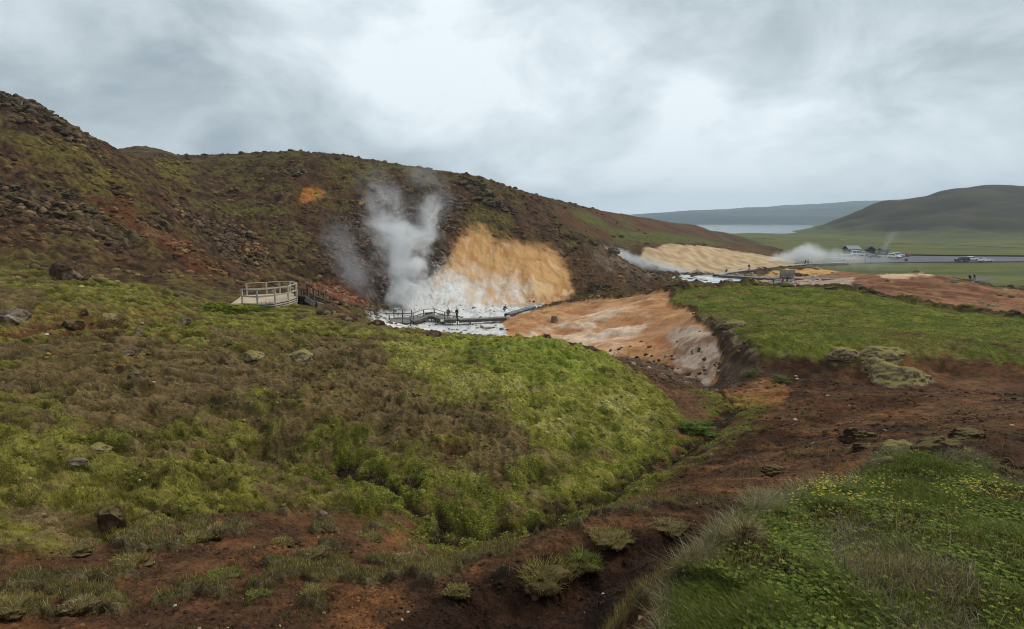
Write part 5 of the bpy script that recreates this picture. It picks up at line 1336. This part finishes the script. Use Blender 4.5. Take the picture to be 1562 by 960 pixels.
R_(118, 706, 30, 8, R_GREY, 'weathered stones showing through turf at far left', 'stone', 'stone', 8, 18)
R_(150, 685, 40, 10, R_TURF, 'pale turf edge above a bare brown scar on left slope', 'hummock', 'hummock', 8, 18)
R_(455, 548, 46, 14, R_TURF, 'purplish heath hummock in middle of the left slope', 'hummock', 'hummock', 16, 34)
R_(385, 547, 40, 13, R_TURF, 'dark heath hummock left of its purplish neighbour', 'hummock', 'hummock', 16, 34)
R_(845, 492, 11, 9, R_GREY, 'round grey stone alone on the orange knoll', 'stone', 'stone', 55, 100, fine=False, sink=.05)
for u, v, w_, h_, lab in [(512, 461, 14, 9, 'broken dark stone at head of the stairs gully'), (530, 488, 30, 9, 'jumbled dark stone on knoll edge below the stairs'), (498, 478, 26, 10, 'dark lumpy stone on grass corner right of the deck'), (575, 495, 24, 8, 'reddish stone on knoll rim under the boardwalk'), (660, 511, 34, 7, 'brown stone row where the knoll meets white sinter'), (835, 515, 14, 5, 'small dark stone on the knoll rim below orange slope'), (655, 483, 16, 7, 'brown rock under the boardwalk railing bend')]:
    R_(u, v, w_, h_, R_BROWN, lab, 'rock', 'rock', 34, 110, fine=False)
def outcrop(u, v, wpx, hpx, mat, label):
    """a crag of many broken blocks grown together, half buried in the slope"""
    p = spot(u, v - hpx * .25, 44, 290); k = p.y / F; w_, h_ = wpx * k, hpx * k; ri[0] += 1; q = np.random.default_rng(ri[0] * 31); VV = []; FF = []; o_ = 0
    for b in range(26):
        x_ = (q.random() - .5) * w_; y_ = (q.random() - .5) * w_ * .5; s_ = w_ * (.05 + .13 * q.random() ** 1.5)
        V = SPS_V.copy()
        for _ in range(12):
            nn_ = q.standard_normal(3); nn_ /= np.linalg.norm(nn_); V = V - np.maximum(V @ nn_ - (.5 + .35 * q.random()), 0)[:, None] * nn_
        V = V * (1 + .12 * n3(V + b, .5, b) + .06 * n3(V + b, .16, b + 3))[:, None] * np.array([s_ * (.8 + .7 * q.random()), s_, s_ * (.6 + .5 * q.random())])
        zz = float(gz(p.x + x_, p.y + y_)) - p.z; up = h_ * .16 * (1 - (2 * x_ / w_) ** 2) * q.random()
        VV.append(V + np.array([x_, y_, zz + up])); FF.append(SPS_F + o_); o_ += len(V)
    me = mesh_from('outcrop', np.concatenate(VV), np.concatenate(FF)); o = link('outcrop', me, mat, loc=p); return tag(o, label, 'rock outcrop')
# outcrops on the hills
for u, v, w_, h_, mt, lab, cr_g in [
    (752, 320, 48, 34, R_DARK, 'dark craggy basalt outcrop below the main crest', .5), (733, 300, 40, 22, R_DARK, 'dark upper ledge of the craggy basalt outcrop', .5), (775, 328, 30, 26, R_DARK, 'right shoulder of the craggy basalt outcrop', .5),
    (722, 284, 34, 10, R_DARK, 'low dark rock on the skyline right of the steam', .3), (703, 281, 18, 6, R_DARK, 'small dark skyline rock just right of the steam', .3),
    (378, 395, 44, 40, R_RUST, 'rounded tan outcrop in dark hollow above the deck', .3), (352, 385, 30, 22, R_DARK, 'grey broken crag left of the rounded tan outcrop', .4), (330, 372, 34, 20, R_DARK, 'grey jumbled crag higher up the gully side', .4),
    (450, 268, 32, 12, R_DARK, 'small dark knob above the orange patch', .3), (592, 350, 34, 34, R_RUST, 'orange-brown crag behind the steam column', .4), (550, 320, 34, 26, R_RUST, 'rusty crag at upper left of the steam column', .4), (620, 360, 26, 28, R_DARK, 'dark crag between the two steam branches', .4), (560, 400, 30, 26, R_DARK, 'dark crag at left foot of the steam slope', .4),
    (325, 410, 40, 16, R_RUST, 'tan rocky rib at lower end of the left gully', .4), (285, 385, 46, 20, R_RUST, 'tan broken rib midway down the left gully', .4), (240, 350, 46, 18, R_BROWN, 'brown broken rib at top of the left gully', .4),
    (60, 330, 70, 26, R_DARK, 'dark rock band across the left hill, left part', .5), (130, 338, 50, 24, R_DARK, 'dark rock band across the left hill, right part', .5), (20, 300, 50, 22, R_DARK, 'dark rock knob at left edge above the rock band', .4), (95, 300, 36, 16, R_DARK, 'grey rock knob above the rock band', .4),
    (25, 172, 60, 30, R_DARK, 'dark cliff at the top left corner of the skyline', .6), (78, 192, 56, 24, R_DARK, 'stepped dark cliff on the left skyline', .6), (128, 217, 40, 14, R_DARK, 'low dark rocks stepping down the left skyline', .5),
    (905, 442, 22, 16, R_DARK, 'dark rock at the foot of brown ridge right of the cone', .4), (932, 444, 26, 14, R_DARK, 'second dark rock at foot of the brown ridge', .4), (935, 385, 20, 9, R_GREY, 'grey rock high on the brown ridge above pale slope', .3), (905, 372, 18, 7, R_DARK, 'dark rock on crest of the brown ridge', .3),
    (1215, 421, 30, 6, R_BROWN, 'low brown rock rim behind the grey lookout platform', .2), (1268, 442, 20, 6, R_CLOD, 'dark turf patch on the red ground behind the green plateau', .2), (1382, 400.5, 7, 6, R_DARK, 'small dark boulder at the near kerb of the car park', .2)]:
    if w_ > 22: outcrop(u, v, w_, h_, mt, lab)
    else: R_(u, v, w_, h_, mt, lab, 'rock', 'rock', 44, 290, rough=.4, sink=.3, depth=.7)
# turf lumps along the lip of the plateau and on the red slope
for u, v, w_, h_, mt, lab in [
    (1375, 583, 92, 30, R_TURF, 'large pale mossy turf mound fallen just below the plateau lip'), (1340, 568, 52, 26, R_TURF, 'smaller rounded moss mound left of the large fallen one'), (1345, 545, 74, 20, R_TURF, 'grey mossy overhang on lip above the fallen mounds'), (1290, 545, 44, 16, R_TURF, 'dark-sided turf overhang on lip left of the fallen mounds'), (1120, 497, 38, 12, R_TURF, 'mossy turf step on the left side of the plateau'),
    (1304, 671, 48, 24, R_CLOD, 'lone dark clod with mossy top on the red slope'), (1315, 686, 34, 12, R_CLOD, 'flat dark clod just below the lone mossy one'), (1185, 722, 40, 14, R_CLOD, 'dark flat clod on the red soil above the near mound'), (1375, 690, 60, 20, R_TURF, 'mossy grey turf lump at top of the near mound'), (1430, 690, 74, 32, R_CLOD, 'dark peat-sided turf block with a mossy top'), (1478, 668, 64, 18, R_CLOD, 'dark curled turf edge behind the peat-sided block'), (1545, 740, 56, 50, R_CLOD, 'big dark peat hag at the right edge of the photo'), (1345, 708, 40, 14, R_TURF, 'small mossy lump left of the grey turf lump')]:
    R_(u, v, w_, h_, mt, lab, 'turf_lump', 'turf lump', 5, 48, rough=.62, depth=.6, sink=.38, facet=.45)

# shrub at the bend of the stream, purple lupins by the deck
def leafy(name, p, w_, h_, n, seed, cols, label, cat, size=.05):
    q = np.random.default_rng(seed); r = empty(name, p, label, cat)
    st = MB()
    for k in range(7):
        a = q.random() * 6.28; st.tube([(0, 0, -.05), (math.cos(a) * w_ * .15, math.sin(a) * w_ * .15, h_ * .4), (math.cos(a) * w_ * .33, math.sin(a) * w_ * .33, h_ * .75)], [.012, .009, .004], 5)
    st.build('stem', simple_mat(name + '_stem', L_(84, 78, 50), .9), r)
    u_ = q.standard_normal((n, 3)); u_ /= np.linalg.norm(u_, axis=1)[:, None]; rad = .55 + .45 * q.random(n) ** .5
    bump_ = 1 + .5 * np.sin(u_[:, 0] * 5 + seed) * np.cos(u_[:, 1] * 6) + .3 * np.sin(u_[:, 2] * 9 + u_[:, 1] * 7)
    P_ = u_ * (rad * bump_)[:, None] * np.array([w_ / 2, w_ / 2, h_ * .55]) + np.array([0, 0, h_ * .45]); P_ = P_[P_[:, 2] > 0]
    o = herbs('leaves', P_[:, 0], P_[:, 1], P_[:, 2], size * (.6 + .8 * q.random(len(P_))), pick(q, len(P_), cols) * (.6 + .7 * q.random(len(P_)))[:, None], q, 4, .4); o.parent = r
    del o['kind']; return r
p = spot(1062, 664, 15, 30); leafy('shrub', p, 1.35, .55, 2600, 5, pal((96, 122, 44), (76, 100, 36), (124, 142, 60)), 'bright green leafy shrub at the bend of the stream', 'shrub')
p = spot(1190, 586, 24, 38); leafy('shrub', p, .95, .55, 900, 6, pal((92, 104, 48), (112, 118, 60)), 'small green plant clump on the red slope under the lip', 'shrub', .04)
p = spot(1146, 574, 24, 40); leafy('shrub', p, .9, .4, 700, 8, pal((92, 104, 48), (112, 118, 60)), 'small green plant clump left of the other, below plateau corner', 'shrub', .04)
p = spot(401, 471, 34, 46)
lp = empty('lupin', p, 'purple lupin flowers in front of the viewing platform', 'flowers')
mb = MB(); q = random.Random(4)
for k in range(12):
    x_, y_ = q.uniform(-.45, .55), q.uniform(-.3, .3); h_ = q.uniform(.35, .6); mb.tube([(x_, y_, h_ - .16), (x_ + .01, y_, h_)], [.032, .01], 6)
mb.build('blossom', simple_mat('purple_blossom', L_(132, 120, 160), .8), lp)
mb = MB()
for k in range(26): x_, y_ = q.uniform(-.55, .55), q.uniform(-.3, .3); mb.tube([(x_, y_, -.05), (x_ + .02, y_, .38)], [.012, .008], 4)
mb.build('stem', simple_mat('lupin_stem', L_(80, 96, 44), .9), lp)
q = np.random.default_rng(9); n = 260
o = herbs('leaves', q.uniform(-.55, .55, n), q.uniform(-.3, .3, n), q.uniform(0, .3, n), .05 * (.6 + .8 * q.random(n)), pick(q, n, pal((84, 104, 52))), q, 5, .4); o.parent = lp; del o['kind']

# grass tussocks, each a mound of turf with its own blades
def tussock(u, v, wpx, hpx, kind, label, r0=2.5, r1=12):
    p = spot(u, v, r0, r1); k = p.y / F; w_, h_ = wpx * k, hpx * k * (.78 if r1 < 8 else .6); ri[0] += 1; q = np.random.default_rng(ri[0])
    r = empty('grass_tussock', p, label, 'tussock')
    V = SPS_V.copy(); V = V * (1 + .55 * n3(V + ri[0], .8, ri[0]) + .28 * n3(V + ri[0], .3, ri[0] + 3))[:, None] * np.array([w_ / 2, w_ * .38, h_ * .55]); V[:, 2] += h_ * .05
    me = mesh_from('turf', V, SPS_F); link('turf', me, R_CLOD, r)
    n = int(1500 if kind != 'green' else 1800); i = q.integers(0, len(V), n); i = i[V[i, 2] > 0]; n = len(i); b = V[i] + q.standard_normal((n, 3)) * w_ * .02
    if kind == 'dry': P_ = pal((170, 160, 130), (142, 130, 100), (112, 98, 72), (110, 106, 62))
    elif kind == 'mixed': P_ = pal((132, 128, 66), (156, 148, 104), (104, 102, 48), (118, 104, 74))
    else: P_ = pal((92, 112, 42), (112, 128, 52), (76, 92, 36), (140, 138, 84))
    L = np.clip(h_ * .42, .02, .2); out_d = np.arctan2(b[:, 1], b[:, 0])
    o = blades('blades', b[:, 0], b[:, 1], b[:, 2], L * (.4 + .8 * q.random(n)), max(.0022, .0009 * p.y) * (.7 + .6 * q.random(n)), .5 + 1.1 * q.random(n), out_d + q.standard_normal(n) * .5, pick(q, n, P_) * (.8 + .9 * q.random(n))[:, None] * np.array([1.06, 1.0, .9]), q, True)
    o.parent = r; del o['kind']
for a in [(1236, 752, 62, 34, 'dry', 'bleached dry tussock leaning over the near mound crest'), (1160, 768, 60, 34, 'dry', 'grey dry tussock on near mound crest, left of the bleached one'), (1135, 830, 44, 66, 'dry', 'dark straggly dry tussock on left flank of the near mound'),
          (830, 888, 74, 62, 'mixed', 'tall tussock with long hanging dry grass at bottom centre'), (885, 862, 60, 40, 'green', 'green tussock right behind the tall hanging one'), (930, 825, 60, 24, 'mixed', 'low grassy edge of dark scarp above the tall tussock'), (1020, 806, 56, 20, 'dry', 'grey dry fringe on the right half of the dark scarp'), (700, 905, 40, 20, 'mixed', 'small green-fringed clod left of the tall tussock'),
          (345, 882, 52, 20, 'green', 'bright green flat tussock on the soil at lower left'), (395, 910, 40, 14, 'green', 'small green tussock near bottom, right of the bright one'), (300, 825, 44, 22, 'mixed', 'rounded mossy tussock in the middle of lower left soil'), (330, 815, 30, 22, 'dry', 'grey lichen tussock beside the rounded mossy one'), (200, 862, 54, 26, 'mixed', 'wide olive tussock on soil below the moss-capped stone'), (110, 842, 60, 18, 'dry', 'grey tussock patch at left on the dark soil'), (120, 925, 50, 18, 'dry', 'pale dry tussock close to the bottom left'), (480, 905, 46, 14, 'mixed', 'sparse green tuft on bare soil near bottom'), (560, 822, 40, 12, 'mixed', 'pale wiry tuft left of the stream end'), (625, 855, 46, 14, 'dry', 'thin dry tussock on the soil below the stream'), (430, 830, 34, 12, 'mixed', 'little tuft on soil right of the mossy tussocks'), (480, 845, 40, 12, 'dry', 'low dry clod with grass at left of centre soil'), (20, 930, 60, 24, 'mixed', 'mossy clump in the bottom left corner')]:
    tussock(*a)
# ------------------------------------------------------------------ steam
def steam(base, dims, axis, stops, dens, label, nscale=.35, warp=2.0, seed=0.0, lo=.42, hi=.70, flat=1.0):
    """a body of drifting steam; stops are (t, offset, radius, strength) along the axis of its box"""
    L, W, H = dims
    vs = [(sx * L / 2, sy * W / 2, sz * H) for sz in (0, 1) for sx, sy in ((-1, -1), (1, -1), (1, 1), (-1, 1))]
    me = bpy.data.meshes.new('steam'); me.from_pydata(vs, [], [(3, 2, 1, 0), (4, 5, 6, 7), (0, 1, 5, 4), (1, 2, 6, 5), (2, 3, 7, 6), (3, 0, 4, 7)])
    m, t = new_mat('steam')
    oc = t.n('ShaderNodeTexCoord').outputs['Object']
    off = t.n('ShaderNodeMapping', {'Vector': oc, 'Location': (seed, seed * .7, seed * 1.3)}).outputs[0]
    wn = t.n('ShaderNodeTexNoise', {'Vector': off, 'Scale': nscale * .6, 'Detail': 2}).outputs['Color']
    wv = t.vmath('SCALE', t.vmath('SUBTRACT', wn, (.5, .5, .5)).outputs[0], scale=warp * 2).outputs[0]
    p = t.vmath('ADD', oc, wv).outputs[0]
    sp = t.n('ShaderNodeSeparateXYZ', {0: p}).outputs
    if axis == 'z': tt_ = t.math('DIVIDE', sp[2], H); A_, half = sp[0], L / 2
    else: tt_ = t.math('DIVIDE', t.math('ADD', sp[0], L / 2), L); A_, half = sp[2], H
    cr = t.n('ShaderNodeValToRGB', {0: tt_}); cr.color_ramp.interpolation = 'EASE'
    e = cr.color_ramp.elements
    for i, (tp, of, ra, st) in enumerate(stops):
        el_ = e[i] if i < 2 else e.new(tp)
        el_.position = tp
    for el_, (tp, of, ra, st) in zip(sorted(e, key=lambda k: k.position), sorted(stops)):
        el_.color = ((of / half + 1) / 2 if axis == 'z' else of / H, ra / 10, st, 1)
    rgb = t.n('ShaderNodeSeparateColor', {0: cr.outputs[0]}).outputs
    cxn = t.math('MULTIPLY', t.math('SUBTRACT', t.math('MULTIPLY', rgb[0], 2), 1.0), half) if axis == 'z' else t.math('MULTIPLY', rgb[0], H)
    da = t.math('SUBTRACT', A_, cxn)
    d = t.math('SQRT', t.math('ADD', t.math('MULTIPLY', da, da), t.math('MULTIPLY', t.math('MULTIPLY', sp[1], sp[1]), flat)))
    d = t.math('DIVIDE', d, t.math('MULTIPLY', rgb[1], 10.0))
    body = t.smooth(d, 1.0, 0.0, 0, 1)
    nz = t.n('ShaderNodeTexNoise', {'Vector': t.vmath('ADD', off, wv).outputs[0], 'Scale': nscale, 'Detail': 7, 'Roughness': .68}).outputs[0]
    puff = t.smooth(t.math('ADD', nz, t.math('MULTIPLY', body, .12)), lo, hi)
    # fade out before every face of the box
    so = t.n('ShaderNodeSeparateXYZ', {0: oc}).outputs
    ed = t.math('MULTIPLY', t.smooth(t.math('ABSOLUTE', so[0]), L / 2, L * .40), t.math('MULTIPLY', t.smooth(t.math('ABSOLUTE', so[1]), W / 2, W * .34), t.smooth(so[2], H, H * .82)))
    dn = t.math('MULTIPLY', t.math('MULTIPLY', body, puff), t.math('MULTIPLY', t.math('MULTIPLY', rgb[2], ed), dens))
    pv_ = t.n('ShaderNodeVolumePrincipled', {'Color': (.965, .982, 1.0, 1), 'Density': dn, 'Anisotropy': .1})
    t.n('ShaderNodeOutputMaterial', {'Volume': pv_.outputs[0]})
    o = link('steam', me, m, loc=base, kind='stuff'); o['label'] = label
    return o
def PB(u, v, Yv): return Vector(place(u, v, Yv))
b = PB(605, 478, 98); 
steam(b, (30, 16, 27), 'z', [(0, .8, 5.2, .8), (.12, 1.2, 4.8, 1), (.30, 1.4, 6.0, .9), (.48, .8, 6.4, .7), (.68, -1.4, 5.4, .34), (.85, -3.2, 4.2, .10), (1, -4, 4, 0)], 1.0, 'thick white steam column rising from the springs below dark slope', .30, 4.4, 3.1, .48, .68)
b = PB(640, 440, 101)
steam(b, (30, 16, 24), 'z', [(0, -2.4, 2.5, .3), (.2, -1.8, 4.8, .7), (.40, -.2, 5.4, .8), (.55, 2.4, 5.0, .7), (.72, 2.4, 5.2, .22), (.88, .5, 5.4, .08), (1, 0, 4, 0)], .55, 'second drifting branch of the steam leaning right', .27, 4.5, 7.7, .48, .70)
b = PB(545, 472, 95)
steam(b, (24, 14, 17), 'z', [(0, 3, 4.0, .35), (.3, -.5, 5.0, .4), (.6, -2.0, 4.5, .3), (1, -2.5, 3, 0)], .4, 'thin veil of steam left of the main column', .34, 2.0, 12.7, .38, .7)
b = PB(700, 480, 104)
steam(b, (28, 14, 13), 'x', [(0, 2.0, 4, .3), (.3, 3.5, 4.5, .5), (.6, 3.2, 3.6, .35), (1, 1.5, 2, 0)], .26, 'thin steam hanging over the white sinter', .34, 1.8, 21.7, .36, .7)
b = PB(1000, 424, 162)
steam(b, (38, 14, 14), 'x', [(0, 7.5, 2.5, .2), (.2, 6.2, 3.0, 1), (.45, 4.0, 2.6, .7), (.62, 2.2, 2.6, .9), (.8, 1.2, 2.0, .6), (1, .6, 1.5, 0)], .7, 'white steam pouring down beside the pale slope', .5, 1.2, 31.0, .34, .62)
b = PB(1262, 403, 196)
steam(b, (52, 16, 13), 'x', [(0, .8, 1.2, .0), (.22, 1.8, 3.2, .9), (.36, 3.4, 4.8, .9), (.52, 2.6, 3.6, .5), (.8, 2.0, 3.0, .15), (1, 2, 3, 0)], .6, 'low bank of white steam at the end of the far boardwalk', .38, 1.5, 41.0, .34, .62)
b = PB(1330, 418, 176)
steam(b, (46, 14, 10), 'x', [(0, 3.5, 2.6, .4), (.3, 3.0, 3.4, .35), (.7, 2.5, 3.0, .2), (1, 2, 2, 0)], .16, 'faint steam drifting over the meadow before the car park', .28, 1.8, 51.0, .36, .7)
b = PB(1352, 394, 238)
steam(b, (22, 12, 13), 'z', [(0, -3, 2.2, .5), (.35, -1.5, 2.4, .5), (.7, 1.5, 3.0, .35), (1, 3, 3, 0)], .16, 'faint steam wisp in front of the last hut', .35, 1.6, 61.0, .36, .68)

# ------------------------------------------------------------------ haze
me = bpy.data.meshes.new('haze')
x0, x1, y0, y1, z0, z1 = -4500, 5500, -600, 6200, -62, 260
vs = [(x, y, z) for z in (z0, z1) for x, y in ((x0, y0), (x1, y0), (x1, y1), (x0, y1))]
me.from_pydata(vs, [], [(3, 2, 1, 0), (4, 5, 6, 7), (0, 1, 5, 4), (1, 2, 6, 5), (2, 3, 7, 6), (3, 0, 4, 7)])
m, t = new_mat('haze_air')
pv_ = t.n('ShaderNodeVolumePrincipled', {'Color': (.68, .84, 1.0, 1), 'Density': HAZE, 'Anisotropy': .2})
t.n('ShaderNodeOutputMaterial', {'Volume': pv_.outputs[0]})
link('haze', me, m, kind='stuff')

# ------------------------------------------------------------------ kinds that repeat share a group
GROUPS = {'car': 'cars in the car park', 'hut': 'huts behind the car park', 'person': 'visitors to the hot springs', 'sheep': 'sheep on the far meadow', 'tussock': 'grass tussocks on the near soil',
          'rock outcrop': 'rock outcrops on the hills', 'turf lump': 'turf lumps on the red slope and plateau lip', 'stone': 'stones on the left slope', 'rock': 'dark rocks on the hills and rims', 'boulder': 'boulders on the left slope', 'hummock': 'hummocks on the left slope', 'shrub': 'green shrubs in the gully', 'boardwalk': 'boardwalks across the hot springs'}
for o in list(sc.objects):
    if o.parent is None and o.get('category') in GROUPS: o['group'] = GROUPS[o['category']]
